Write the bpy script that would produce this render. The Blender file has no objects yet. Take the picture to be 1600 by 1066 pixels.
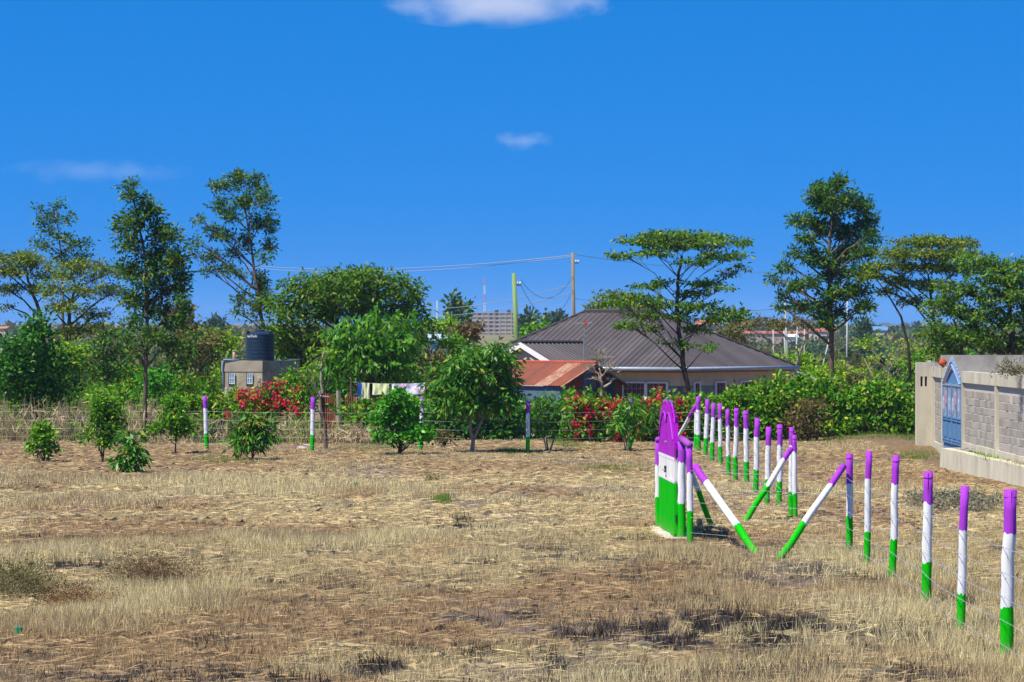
import bpy, math, random
import numpy as np
from mathutils import Vector, Matrix

S = bpy.context.scene
COL = S.collection
F = 4200.0          # focal length in photo pixels (photo is 1600 px wide)
CH = 3.3            # camera height
YH = 535.0          # horizon row in the photo

# ------------------------------------------------------------------ camera
cam = bpy.data.cameras.new('camera')
cam.sensor_width = 36.0
cam.lens = 36.0 * F / 1600.0
cam.clip_start = 0.5
cam.clip_end = 20000
camo = bpy.data.objects.new('camera', cam)
COL.objects.link(camo)
camo.location = (0, 0, CH)
camo.rotation_euler = (math.radians(90) + math.atan(2.0 / F), 0, 0)
S.camera = camo

# ------------------------------------------------------------------ light
SUN_EL = math.radians(58)
SUN_AZ = math.atan2(-0.60, -0.80)          # direction towards the sun, in the XY plane
sdir = Vector((math.cos(SUN_EL) * math.cos(SUN_AZ), math.cos(SUN_EL) * math.sin(SUN_AZ), math.sin(SUN_EL)))
sun = bpy.data.lights.new('sun', 'SUN')
sun.energy = 4.6
sun.angle = math.radians(0.53)
sun.color = (1.0, 0.93, 0.82)
suno = bpy.data.objects.new('sun', sun)
COL.objects.link(suno)
suno.location = (-60, 0, 80)
suno.rotation_euler = sdir.to_track_quat('Z', 'Y').to_euler()

world = bpy.data.worlds.new('World')
S.world = world
world.use_nodes = True
nt = world.node_tree
nt.nodes.clear()
tc = nt.nodes.new('ShaderNodeTexCoord')
ad = nt.nodes.new('ShaderNodeVectorMath'); ad.operation = 'MULTIPLY_ADD'; ad.inputs[1].default_value = (1, 1, 0.7); ad.inputs[2].default_value = (0, 0, 0.27)
nm = nt.nodes.new('ShaderNodeVectorMath'); nm.operation = 'NORMALIZE'
sk = nt.nodes.new('ShaderNodeTexSky')
sk.sky_type = 'NISHITA'
sk.sun_disc = False
sk.sun_elevation = SUN_EL
sk.sun_rotation = math.pi / 2 - SUN_AZ
sk.altitude = 1600
sk.air_density = 1.0
sk.dust_density = 0.6
sk.ozone_density = 3.0
hs = nt.nodes.new('ShaderNodeHueSaturation')
hs.inputs['Saturation'].default_value = 2.0
hs.inputs['Value'].default_value = 1.0
bg = nt.nodes.new('ShaderNodeBackground')
bg.inputs['Strength'].default_value = 0.115
wo = nt.nodes.new('ShaderNodeOutputWorld')
nt.links.new(tc.outputs['Generated'], ad.inputs[0])
nt.links.new(ad.outputs[0], nm.inputs[0])
nt.links.new(nm.outputs[0], sk.inputs['Vector'])
nt.links.new(sk.outputs['Color'], hs.inputs['Color'])
ti = nt.nodes.new('ShaderNodeMix'); ti.data_type = 'RGBA'; ti.blend_type = 'MULTIPLY'
ti.inputs[0].default_value = 1.0; ti.inputs[7].default_value = (.38, .96, 1.06, 1)      # the clear deep blue of the photograph
nt.links.new(hs.outputs['Color'], ti.inputs[6])
nt.links.new(ti.outputs[2], bg.inputs['Color'])
nt.links.new(bg.outputs[0], wo.inputs['Surface'])

S.view_settings.view_transform = 'Standard'
S.view_settings.look = 'None'
S.view_settings.exposure = 0.7
S.view_settings.gamma = 1.0
S.view_settings.use_curve_mapping = False
S.cycles.use_denoising = True
S.cycles.max_bounces = 8
S.cycles.volume_bounces = 1
S.cycles.transparent_max_bounces = 8

# ------------------------------------------------------------------ helpers
rnd = random.Random(7)
R = np.random.default_rng(11)


def P(px, py, d):
    return Vector(((px - 800.0) / F * d, d, CH - (py - YH) / F * d))


def gd(py, z=0.0):
    return F * (CH - z) / (py - YH)


def G(px, py):
    d = gd(py)
    x = (px - 800.0) / F * d
    return Vector((x, d, float(H(np.array([x]), np.array([d]))[0])))


def vnoise(x, y, seed=0):
    x = np.asarray(x, dtype=np.float64); y = np.asarray(y, dtype=np.float64)
    xi = np.floor(x).astype(np.int64); yi = np.floor(y).astype(np.int64)
    fx = x - xi; fy = y - yi
    fx = fx * fx * (3 - 2 * fx); fy = fy * fy * (3 - 2 * fy)

    def h(a, b):
        n = (a * 374761393 + b * 668265263 + seed * 1442695041) & 0xffffffff
        n = ((n ^ (n >> 13)) * 1274126177) & 0xffffffff
        n = n ^ (n >> 16)
        return (n & 0xffff) / 65535.0
    a = h(xi, yi); b = h(xi + 1, yi); c = h(xi, yi + 1); e = h(xi + 1, yi + 1)
    return (a * (1 - fx) + b * fx) * (1 - fy) + (c * (1 - fx) + e * fx) * fy


def fbm(x, y, seed=0, oct=4):
    s = 0; a = 0.5; t = 0
    for i in range(oct):
        s = s + a * vnoise(x, y, seed + i * 17); t += a
        x = np.asarray(x) * 2.03 + 5.1; y = np.asarray(y) * 2.03 - 3.7; a *= 0.5
    return s / t


def sstep(a, b, v):
    t = np.clip((v - a) / (b - a), 0, 1)
    return t * t * (3 - 2 * t)


def H(x, y):
    x = np.asarray(x, dtype=np.float64); y = np.asarray(y, dtype=np.float64)
    near = 1 - sstep(95, 140, y)
    h = near * ((fbm(x * 0.28, y * 0.28, 3, 3) - 0.5) * 0.16 + (fbm(x * 1.3, y * 1.3, 9, 3) - 0.5) * 0.07
                + (vnoise(x * 4.1, y * 4.1, 21) - 0.5) * 0.012)
    # ground rises slightly towards the end of the block wall
    h = h + 0.18 * sstep(76, 81, y) * sstep(10, 12.4, x) * (1 - sstep(95, 110, y))
    # land beyond: gentle rise to low hills
    far = sstep(300, 1700, y)
    h = h + far * (4 + 6 * fbm(x * 0.0013 + 3, y * 0.0009, 31, 3)) + sstep(1700, 4300, y) * 24
    h = h + sstep(150, 400, y) * (fbm(x * 0.01, y * 0.01, 41, 3) - 0.5) * 2.0
    return h


def mat(name):
    m = bpy.data.materials.new(name)
    m.use_nodes = True
    n = m.node_tree
    b = n.nodes['Principled BSDF']
    return m, n, b


def plain(name, col, rough=0.7, var=0.25, scale=6.0, metal=0.0, bump=0.0, stretch=None, col2=None, spec=0.3):
    """noise-mottled paint / stone / metal"""
    m, n, b = mat(name)
    t = n.nodes.new('ShaderNodeTexCoord')
    mp = n.nodes.new('ShaderNodeMapping')
    if stretch: mp.inputs['Scale'].default_value = stretch
    no = n.nodes.new('ShaderNodeTexNoise')
    no.inputs['Scale'].default_value = scale
    no.inputs['Detail'].default_value = 6
    no.inputs['Roughness'].default_value = 0.65
    r = n.nodes.new('ShaderNodeValToRGB')
    c = col
    d = col2 if col2 else tuple(v * (1 - var) for v in col)
    r.color_ramp.elements[0].position = 0.33
    r.color_ramp.elements[1].position = 0.66
    r.color_ramp.elements[0].color = (*d, 1)
    r.color_ramp.elements[1].color = (*c, 1)
    n.links.new(t.outputs['Object'], mp.inputs[0])
    n.links.new(mp.outputs[0], no.inputs['Vector'])
    n.links.new(no.outputs['Fac'], r.inputs[0])
    n.links.new(r.outputs[0], b.inputs['Base Color'])
    b.inputs['Roughness'].default_value = rough
    b.inputs['Metallic'].default_value = metal
    b.inputs['Specular IOR Level'].default_value = spec
    if bump:
        bp = n.nodes.new('ShaderNodeBump')
        bp.inputs['Strength'].default_value = bump
        bp.inputs['Distance'].default_value = 0.02
        n.links.new(no.outputs['Fac'], bp.inputs['Height'])
        n.links.new(bp.outputs[0], b.inputs['Normal'])
    return m


GREENS = ('leaf_mango', 'leaf_dark_glossy', 'leaf_citrus', 'leaf_shrub', 'leaf_silky_oak', 'leaf_acacia', 'leaf_acacia_dark', 'leaf_avocado', 'leaf_hedge', 'leaf_bright')


def piece_var(m, lo, hi):
    """each sheet or block has a slightly different tone"""
    n = m.node_tree; b = n.nodes['Principled BSDF']
    src = b.inputs['Base Color'].links[0].from_socket
    oi = n.nodes.new('ShaderNodeObjectInfo'); mr_ = n.nodes.new('ShaderNodeMapRange')
    mr_.inputs['To Min'].default_value = lo; mr_.inputs['To Max'].default_value = hi
    n.links.new(oi.outputs['Random'], mr_.inputs['Value'])
    mu = n.nodes.new('ShaderNodeVectorMath'); mu.operation = 'SCALE'
    n.links.new(src, mu.inputs[0]); n.links.new(mr_.outputs[0], mu.inputs['Scale'])
    n.links.new(mu.outputs[0], b.inputs['Base Color'])


def leafmat(name, c1, c2, c3=None, trans=0.35, rough=0.5, spec=0.2):
    """leaf material: colour varies from leaf to leaf"""
    m, n, b = mat(name)
    if name in GREENS: c1, c2, c3 = [None if c is None else (c[0] * 1.55, c[1] * 1.75, c[2] * .7) for c in (c1, c2, c3)]
    g = n.nodes.new('ShaderNodeNewGeometry')
    r = n.nodes.new('ShaderNodeValToRGB')
    r.color_ramp.elements[0].color = (*c1, 1)
    r.color_ramp.elements[1].color = (*c2, 1)
    r.color_ramp.elements[0].position = 0.1
    r.color_ramp.elements[1].position = 0.8
    if c3:
        e = r.color_ramp.elements.new(0.93)
        e.color = (*c3, 1)
    n.links.new(g.outputs['Random Per Island'], r.inputs[0])
    n.links.new(r.outputs[0], b.inputs['Base Color'])
    b.inputs['Roughness'].default_value = rough
    b.inputs['Specular IOR Level'].default_value = spec
    if trans > 0:
        tr = n.nodes.new('ShaderNodeBsdfTranslucent')
        mx = n.nodes.new('ShaderNodeMixShader')
        mx.inputs[0].default_value = trans
        n.links.new(r.outputs[0], tr.inputs['Color'])
        out = n.nodes['Material Output']
        n.links.new(b.outputs[0], mx.inputs[1])
        n.links.new(tr.outputs[0], mx.inputs[2])
        n.links.new(mx.outputs[0], out.inputs['Surface'])
    return m


class MB:
    """collects polygons; build() links them as one mesh object"""
    def __init__(self):
        self.v = []; self.f = []; self.mi = []

    def add(self, vs, fs, mi=0):
        o = len(self.v)
        self.v.extend([tuple(p) for p in vs])
        self.f.extend([tuple(i + o for i in f) for f in fs])
        self.mi.extend([mi] * len(fs))

    def box(self, lo, hi, mi=0, M=None):
        x0, y0, z0 = lo; x1, y1, z1 = hi
        vs = [Vector(p) for p in ((x0, y0, z0), (x1, y0, z0), (x1, y1, z0), (x0, y1, z0),
                                  (x0, y0, z1), (x1, y0, z1), (x1, y1, z1), (x0, y1, z1))]
        if M is not None: vs = [M @ p for p in vs]
        self.add(vs, [(0, 3, 2, 1), (4, 5, 6, 7), (0, 1, 5, 4), (1, 2, 6, 5), (2, 3, 7, 6), (3, 0, 4, 7)], mi)

    def tube(self, pts, rad, n=6, mi=0, cap=True):
        pts = [Vector(p) for p in pts]
        if not hasattr(rad, '__len__'): rad = [rad] * len(pts)
        vs = []
        for i, p in enumerate(pts):
            a = pts[max(0, i - 1)]; b = pts[min(len(pts) - 1, i + 1)]
            d = (b - a)
            if d.length < 1e-9: d = Vector((0, 0, 1))
            d.normalize()
            u = d.cross(Vector((0.31, 0.95, 0.05)))
            if u.length < 1e-3: u = d.cross(Vector((1, 0, 0)))
            u.normalize(); w = d.cross(u)
            for k in range(n):
                t = 2 * math.pi * k / n
                vs.append(p + (u * math.cos(t) + w * math.sin(t)) * rad[i])
        fs = []
        for i in range(len(pts) - 1):
            for k in range(n):
                k2 = (k + 1) % n
                fs.append((i * n + k, i * n + k2, (i + 1) * n + k2, (i + 1) * n + k))
        if cap:
            fs.append(tuple(range(n))[::-1])
            fs.append(tuple((len(pts) - 1) * n + k for k in range(n)))
        self.add(vs, fs, mi)

    def build(self, name, mats, parent=None, smooth=False):
        me = bpy.data.meshes.new(name)
        me.from_pydata(self.v, [], self.f)
        if not isinstance(mats, (list, tuple)): mats = [mats]
        for m in mats: me.materials.append(m)
        if len(mats) > 1: me.polygons.foreach_set('material_index', self.mi)
        if smooth: me.polygons.foreach_set('use_smooth', [True] * len(me.polygons))
        me.update()
        return link(name, me, parent)


def link(name, me, parent=None):
    o = bpy.data.objects.new(name, me)
    COL.objects.link(o)
    if parent is not None:
        o.parent = parent
        o.matrix_parent_inverse = Matrix.Identity(4)
    return o


def thing(name, loc, label, cat, group=None, rz=0.0):
    o = bpy.data.objects.new(name, None)
    COL.objects.link(o)
    o.location = loc
    o.rotation_euler = (0, 0, rz)
    o.empty_display_size = 0.2
    return tag(o, label, cat, group)


def tag(o, label=None, cat=None, group=None, kind=None):
    if label: o['label'] = label
    if cat: o['category'] = cat
    if group: o['group'] = group
    if kind: o['kind'] = kind
    return o


def quads(name, V, nq, mats, parent=None, col=None, tri=False):
    """V (N*4,3) -> N separate quads (or N*3 -> triangles)"""
    k = 3 if tri else 4
    me = bpy.data.meshes.new(name)
    me.vertices.add(nq * k)
    me.vertices.foreach_set('co', np.ascontiguousarray(V, dtype=np.float32).ravel())
    me.loops.add(nq * k)
    me.loops.foreach_set('vertex_index', np.arange(nq * k, dtype=np.int32))
    me.polygons.add(nq)
    me.polygons.foreach_set('loop_start', np.arange(nq, dtype=np.int32) * k)
    me.polygons.foreach_set('loop_total', np.full(nq, k, dtype=np.int32))
    if not isinstance(mats, (list, tuple)): mats = [mats]
    for m in mats: me.materials.append(m)
    if col is not None:
        at = me.color_attributes.new('tint', 'FLOAT_COLOR', 'POINT')
        c4 = np.ones((nq * k, 4), dtype=np.float32)
        c4[:, :3] = np.repeat(col, k, axis=0)
        at.data.foreach_set('color', c4.ravel())
    me.update(calc_edges=True)
    return link(name, me, parent)


def unit(a):
    return a / np.maximum(np.linalg.norm(a, axis=1, keepdims=True), 1e-9)


def leaves(name, C, D, L, W, m, parent, rng, fold=0.15):
    """one rhombic, slightly folded leaf per row of C (base), D (direction)"""
    n = len(C)
    D = unit(D)
    rv = unit(rng.normal(size=(n, 3)) + np.array([0, 0, 0.6]))
    sd = unit(np.cross(D, rv))
    nr = np.cross(sd, D)
    L = np.asarray(L).reshape(-1, 1) * np.ones((n, 1)); W = np.asarray(W).reshape(-1, 1) * np.ones((n, 1))
    V = np.empty((n, 4, 3))
    V[:, 0] = C
    V[:, 1] = C + D * L * 0.45 + sd * W * 0.5 + nr * W * fold
    V[:, 2] = C + D * L - nr * L * 0.06
    V[:, 3] = C + D * L * 0.45 - sd * W * 0.5 + nr * W * fold
    return quads(name, V.reshape(-1, 3), n, m, parent)


def blob_pts(rng, blobs, clump_r, dens):
    """clump centres spread through the shells of the ellipsoids"""
    out = []; own = []
    for i, b in enumerate(blobs):
        c = np.array(b[:3]); r = np.array(b[3:6])
        n = max(3, int(dens * (r[0] * r[2] + r[0] * r[1] + r[1] * r[2]) / (clump_r * clump_r)))
        d = unit(rng.normal(size=(n, 3)))
        rad = 0.35 + 0.7 * rng.random((n, 1)) ** 0.7
        out.append(c + d * r * rad); own += [i] * n
    return np.concatenate(out), np.array(own)


def px_blobs(lst, d, rng, depth=0.9, jit=0.5):
    """ellipses seen in the photo -> ellipsoids with a depth of their own round distance d"""
    k = d / F
    out = []
    ext = max(abs(b[0] - lst[0][0]) for b in lst) * k
    for (cx, cy, rx, ry) in lst:
        off = (rng.random() * 2 - 1) * jit * max(rx * k, ext * 0.55)
        p = P(cx, cy, d)
        out.append((p.x, d + off, p.z, rx * k, max(rx, ry) * k * depth, ry * k))
    return out


def local(p, o):
    return (p[0] - o[0], p[1] - o[1], p[2] - o[2])


def tree(name, label, cat, trunk, d, blobs, lm, bm, L=0.14, W=0.05, clump=0.22, dens=0.5, k=14,
         droop=0.0, up=0.0, r0=0.1, seed=1, group=None, limbs=True, flat=0.75, depth=0.9, jit=0.5, r1=0.35,
         extra=None, twigs=40, lush=True, base=None, flower=None, limb=1.0, sq=1.0):
    """trunk: photo points from the ground upwards; blobs: photo ellipses of foliage"""
    rng = np.random.default_rng(seed)
    if lush: dens *= 1.9; k = int(k * 1.35 + .5); L *= 1.2; W *= 1.5
    B = px_blobs([(a, b, c, e * sq) for a, b, c, e in blobs], d, rng, depth, jit)
    tp = [P(a, b, d) for a, b in trunk]
    hz = float(H(np.array([tp[0].x]), np.array([d]))[0])
    tp[0].z = hz - 0.05
    o = Vector((tp[0].x, d, hz)) if base is None else Vector(base)
    root = thing(name, o, label, cat, group)
    # smooth the trunk line
    pts = [tp[0]]
    for a, b in zip(tp[:-1], tp[1:]):
        for s in range(1, 5):
            q = a.lerp(b, s / 4)
            q += Vector((rng.normal(), rng.normal(), 0)) * r0 * 0.25
            pts.append(q)
    tot = len(pts)
    rr = [r0 * (1.25 if i == 0 else 1.0) * (1 - (1 - r1) * (i / (tot - 1))) for i in range(tot)]
    mb = MB()
    mb.tube([local(p, o) for p in pts], rr, 8)
    C, own = blob_pts(rng, B, clump, dens)
    ends = []
    if limbs:
        for i, b in enumerate(B):
            c = Vector(b[:3])
            # leave the trunk lower than the blob, where an upward limb would fork off
            best = None
            for j, p in enumerate(pts):
                h = c.z - p.z
                hor = math.hypot(c.x - p.x, c.y - p.y)
                cost = abs(h - 0.75 * hor - 0.1) + 0.25 * hor + (1.0 if j == 0 else 0)
                if best is None or cost < best[0]: best = (cost, j)
            j = best[1]; a = pts[j]
            mid = a.lerp(c, 0.5) + Vector((rng.normal() * 0.12, rng.normal() * 0.12, 0.06 * (c - a).length))
            r = limb * min(rr[j] * 0.6, 0.022 + 0.02 * (c - a).length)
            line = [a, a.lerp(mid, 0.5) + Vector((0, 0, -0.03)), mid, mid.lerp(c, 0.55), c]
            mb.tube([local(p, o) for p in line], [r, r * .85, r * .65, r * .5, r * .3], 5)
            idx = np.where(own == i)[0]
            if len(idx) > twigs: idx = rng.choice(idx, twigs, replace=False)
            for t in idx:
                e = Vector(C[t])
                s = line[2].lerp(c, rng.random())
                m2 = s.lerp(e, 0.5) + Vector((0, 0, (e - s).length * 0.1))
                mb.tube([local(s, o), local(m2, o), local(e, o)], [r * .3 + .003, r * .2 + .003, .004], 3, cap=False)
    if extra:
        for line, ra, rb in extra:
            q = [P(a, b, d) for a, b in line]
            n = len(q)
            mb.tube([local(p, o) for p in q], [ra + (rb - ra) * i / (n - 1) for i in range(n)], 6)
    mb.build('trunk', bm, root, smooth=True)
    n = len(C)
    off = rng.normal(size=(n * k, 3)) * np.array([1, 1, flat]) * clump * 0.62
    base_ = np.repeat(C, k, axis=0) + off
    D = off / clump * 0.8 + rng.normal(size=(n * k, 3)) * 0.55 + np.array([0, 0, up - droop])
    Ls = L * (0.6 + 0.7 * rng.random(n * k)); Ws = W * (0.7 + 0.5 * rng.random(n * k))
    keep = base_[:, 2] > hz + 0.06
    leaves('crown', (base_ - np.array(o))[keep], D[keep], Ls[keep], Ws[keep], lm, root, rng)
    if flower:
        fm, frac, fl, fk, fsel = flower
        sel = C[rng.random(n) < frac]
        # flowers show on the outside of the plant
        sel = sel[[fsel(s) for s in sel]] if fsel else sel
        if len(sel):
            fo = rng.normal(size=(len(sel) * fk, 3)) * clump * 0.45
            fb = np.repeat(sel, fk, axis=0) + fo + np.array([0, -0.12, 0.06])
            leaves('flowers', fb - np.array(o), rng.normal(size=fb.shape), fl, fl * 0.8, fm, root, rng)['kind'] = 'stuff'
    return root


# ------------------------------------------------------------------ materials
BARK = plain('bark_grey_brown', (0.16, 0.11, 0.075), 0.9, 0.5, 9, bump=0.6, stretch=(1, 1, 0.25))
BARKP = plain('bark_pale', (0.36, 0.30, 0.22), 0.9, 0.4, 9, bump=0.5, stretch=(1, 1, 0.25))
BARKD = plain('bark_dark', (0.075, 0.052, 0.036), 0.9, 0.45, 9, bump=0.6, stretch=(1, 1, 0.25))
TWIG = plain('dry_twig', (0.22, 0.165, 0.115), 0.9, 0.5, 12)
L_MANGO = leafmat('leaf_mango', (0.022, 0.085, 0.012), (0.06, 0.18, 0.022), (0.20, 0.20, 0.05), 0.3, 0.42, 0.28)
L_DARK = leafmat('leaf_dark_glossy', (0.012, 0.06, 0.010), (0.036, 0.135, 0.018), (0.08, 0.20, 0.03), 0.28, 0.4, 0.28)
L_ROUND = leafmat('leaf_citrus', (0.02, 0.10, 0.010), (0.06, 0.22, 0.018), (0.10, 0.28, 0.03), 0.3, 0.42, 0.25)
L_SHRUB = leafmat('leaf_shrub', (0.035, 0.11, 0.010), (0.11, 0.24, 0.02), (0.24, 0.26, 0.05), 0.35)
L_GREV = leafmat('leaf_silky_oak', (0.016, 0.055, 0.014), (0.05, 0.12, 0.022), (0.16, 0.15, 0.03), 0.3)
L_ACA = leafmat('leaf_acacia', (0.045, 0.085, 0.012), (0.13, 0.17, 0.03), (0.25, 0.20, 0.08), 0.35)
L_ACAD = leafmat('leaf_acacia_dark', (0.03, 0.085, 0.012), (0.085, 0.16, 0.022), (0.19, 0.19, 0.06), 0.35)
L_AVO = leafmat('leaf_avocado', (0.025, 0.09, 0.010), (0.075, 0.20, 0.018), (0.15, 0.26, 0.04), 0.4, 0.42, 0.25)
L_HEDGE = leafmat('leaf_hedge', (0.03, 0.11, 0.010), (0.11, 0.23, 0.02), (0.30, 0.27, 0.06), 0.35, 0.42, 0.22)
L_BRIGHT = leafmat('leaf_bright', (0.08, 0.17, 0.012), (0.20, 0.30, 0.025), (0.30, 0.30, 0.06), 0.4)
L_OLIVE = leafmat('leaf_olive_scrub', (0.09, 0.10, 0.02), (0.19, 0.18, 0.04), (0.28, 0.22, 0.09), 0.3)
L_BROWN = leafmat('leaf_brown', (0.13, 0.075, 0.03), (0.22, 0.14, 0.06), (0.16, 0.17, 0.04), 0.3)
L_FAR = leafmat('leaf_far', (0.03, 0.075, 0.025), (0.07, 0.13, 0.035), None, 0.2)
L_DRY = leafmat('leaf_dry_tan', (0.36, 0.26, 0.13), (0.62, 0.50, 0.29), (0.18, 0.24, 0.05), 0.35)
L_GREY = leafmat('leaf_withered_grey', (0.15, 0.15, 0.09), (0.30, 0.29, 0.18), None, 0.2)
FLOWER = leafmat('bougainvillea_bract', (0.52, 0.010, 0.035), (0.78, 0.03, 0.07), (0.75, 0.02, 0.20), 0.35)
MFLOW = leafmat('mango_blossom', (0.30, 0.10, 0.04), (0.45, 0.20, 0.08), None, 0.3)
def paint(name, col, spec=.25, chip=.70, dust=None):
    """brushed paint on wood: streaks, chips down to the wood, dust and mud near the foot"""
    m, n, b = mat(name)
    tco = n.nodes.new('ShaderNodeTexCoord')

    def nz(scale, st):
        mp = n.nodes.new('ShaderNodeMapping'); mp.inputs['Scale'].default_value = st
        no = n.nodes.new('ShaderNodeTexNoise'); no.inputs['Scale'].default_value = scale; no.inputs['Detail'].default_value = 5; no.inputs['Roughness'].default_value = .65
        n.links.new(tco.outputs['Object'], mp.inputs[0]); n.links.new(mp.outputs[0], no.inputs['Vector'])
        return no.outputs['Fac']

    def cr(src, p0, c0, p1, c1):
        r = n.nodes.new('ShaderNodeValToRGB'); e = r.color_ramp.elements
        e[0].position = p0; e[0].color = (*c0, 1); e[1].position = p1; e[1].color = (*c1, 1)
        n.links.new(src, r.inputs[0]); return r.outputs[0]

    def mx(f, A, B):
        q = n.nodes.new('ShaderNodeMix'); q.data_type = 'RGBA'
        n.links.new(f, q.inputs[0]); n.links.new(A, q.inputs[6])
        if isinstance(B, tuple): q.inputs[7].default_value = (*B, 1)
        else: n.links.new(B, q.inputs[7])
        return q.outputs[2]
    streak = nz(16, (1, 1, .10))
    c = cr(streak, .32, tuple(v * .74 for v in col), .64, col)
    ch_ = cr(nz(30, (1, 1, .22)), chip, (0, 0, 0), chip + .05, (1, 1, 1))
    c = mx(ch_, c, (.20, .15, .10))
    sep = n.nodes.new('ShaderNodeSeparateXYZ'); n.links.new(tco.outputs['Object'], sep.inputs[0])
    md = n.nodes.new('ShaderNodeMapRange'); md.inputs['From Min'].default_value = .30; md.inputs['From Max'].default_value = 0.0; md.inputs['To Max'].default_value = .95
    n.links.new(sep.outputs['Z'], md.inputs['Value'])
    mm_ = n.nodes.new('ShaderNodeMath'); mm_.operation = 'MULTIPLY'
    n.links.new(md.outputs[0], mm_.inputs[0]); n.links.new(cr(nz(22, (1, 1, .6)), .42, (0, 0, 0), .68, (1, 1, 1)), mm_.inputs[1])
    c = mx(mm_.outputs[0], c, (.17, .125, .08))
    n.links.new(c, b.inputs['Base Color'])
    b.inputs['Roughness'].default_value = .7; b.inputs['Specular IOR Level'].default_value = spec * .6
    bp = n.nodes.new('ShaderNodeBump'); bp.inputs['Strength'].default_value = .45; bp.inputs['Distance'].default_value = .012
    n.links.new(streak, bp.inputs['Height']); n.links.new(bp.outputs[0], b.inputs['Normal'])
    return m


PURPLE = paint('purple_paint', (0.38, 0.045, 0.54), chip=.67)
MAGENTA = plain('magenta_gate_paint', (0.42, 0.005, 0.50), 0.4, 0.18, 5, bump=0.08)
WHITE = paint('white_paint', (0.80, 0.80, 0.78), chip=.655)
GREEN = paint('green_paint', (0.004, 0.48, 0.004), spec=.1, chip=.69)
CREAMP = plain('cream_panel', (0.74, 0.70, 0.56), 0.6, 0.1, 4)
WIRE = plain('galvanised_wire', (0.40, 0.42, 0.45), 0.6, 0.3, 30, metal=0.2)
STEEL = plain('steel', (0.5, 0.52, 0.54), 0.4, 0.3, 20, metal=0.7)
DARKM = plain('dark_metal', (0.05, 0.05, 0.055), 0.5, 0.3, 20)
CONC = plain('weathered_concrete', (0.56, 0.52, 0.43), 0.9, 0.28, 1.6, bump=0.3)
CONC2 = plain('stained_concrete', (0.46, 0.43, 0.36), 0.9, 0.45, 1.1, bump=0.3)
PLAST = plain('cream_wall_plaster', (0.58, 0.53, 0.39), 0.9, 0.30, 1.8, stretch=(1.5, 1.5, 0.35), bump=0.2)
BLOCK = plain('quarry_block', (0.43, 0.39, 0.32), 0.95, 0.42, 9, stretch=(3, 3, 0.5), bump=0.6)
piece_var(BLOCK, .78, 1.15)
MORTAR = plain('mortar', (0.52, 0.48, 0.39), 0.95, 0.15, 8, bump=0.2)
BLUEP = plain('blue_door_paint', (0.11, 0.25, 0.45), 0.5, 0.25, 6)
BLUEL = plain('silver_blue_paint', (0.45, 0.52, 0.62), 0.35, 0.2, 9, metal=0.3)
FADED = plain('faded_pink_metal', (0.45, 0.24, 0.22), 0.7, 0.3, 6)
REDB = plain('terracotta_red', (0.50, 0.09, 0.035), 0.8, 0.25, 6)
STONE = plain('grey_stone', (0.34, 0.31, 0.28), 0.95, 0.4, 5, bump=0.5)

# ------------------------------------------------------------------ patches of the field: burnt and painted shadow, brown, bare
CHAR_SHADE = []   # x, y, rx, ry, strength


def char_shade(px, py, w, h, s=1.0):
    d = gd(py)
    CHAR_SHADE.append(((px - 800) / F * d, d, w * d / F, h * d * d / (F * CH), s))


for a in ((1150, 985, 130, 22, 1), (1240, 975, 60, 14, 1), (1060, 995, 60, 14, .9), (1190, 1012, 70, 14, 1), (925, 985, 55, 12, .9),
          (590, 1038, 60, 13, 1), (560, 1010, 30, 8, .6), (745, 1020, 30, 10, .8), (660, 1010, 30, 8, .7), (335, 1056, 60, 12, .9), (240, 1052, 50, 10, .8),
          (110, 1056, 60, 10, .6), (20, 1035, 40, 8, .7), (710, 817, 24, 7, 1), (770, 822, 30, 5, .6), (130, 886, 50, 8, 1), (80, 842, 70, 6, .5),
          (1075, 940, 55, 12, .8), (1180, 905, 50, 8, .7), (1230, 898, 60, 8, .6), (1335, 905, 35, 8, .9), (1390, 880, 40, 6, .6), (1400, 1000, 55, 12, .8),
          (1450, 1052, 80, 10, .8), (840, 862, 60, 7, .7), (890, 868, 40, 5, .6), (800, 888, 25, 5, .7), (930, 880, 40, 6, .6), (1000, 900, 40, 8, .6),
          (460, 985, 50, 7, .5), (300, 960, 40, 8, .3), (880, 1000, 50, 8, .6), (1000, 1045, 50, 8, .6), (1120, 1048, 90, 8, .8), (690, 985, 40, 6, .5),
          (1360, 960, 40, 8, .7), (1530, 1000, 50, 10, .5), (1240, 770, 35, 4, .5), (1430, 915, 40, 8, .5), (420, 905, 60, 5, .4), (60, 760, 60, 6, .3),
          (980, 842, 60, 5, .5), (1110, 838, 28, 7, .8), (1500, 930, 40, 7, .5), (190, 875, 40, 6, .6), (500, 915, 50, 5, .5), (620, 900, 60, 5, .35)):  # burnt spots, with the gate's cast shadow painted in as one of them
    char_shade(*a)
_rg = random.Random(17)
for _ in range(120):
    _y = 1066 - 230 * _rg.random() ** 1.4
    char_shade(_rg.uniform(0, 1600) if _rg.random() < .6 else _rg.uniform(850, 1560), _y, _rg.uniform(12, 42), _rg.uniform(3, 8), _rg.uniform(.5, 1))


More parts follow.
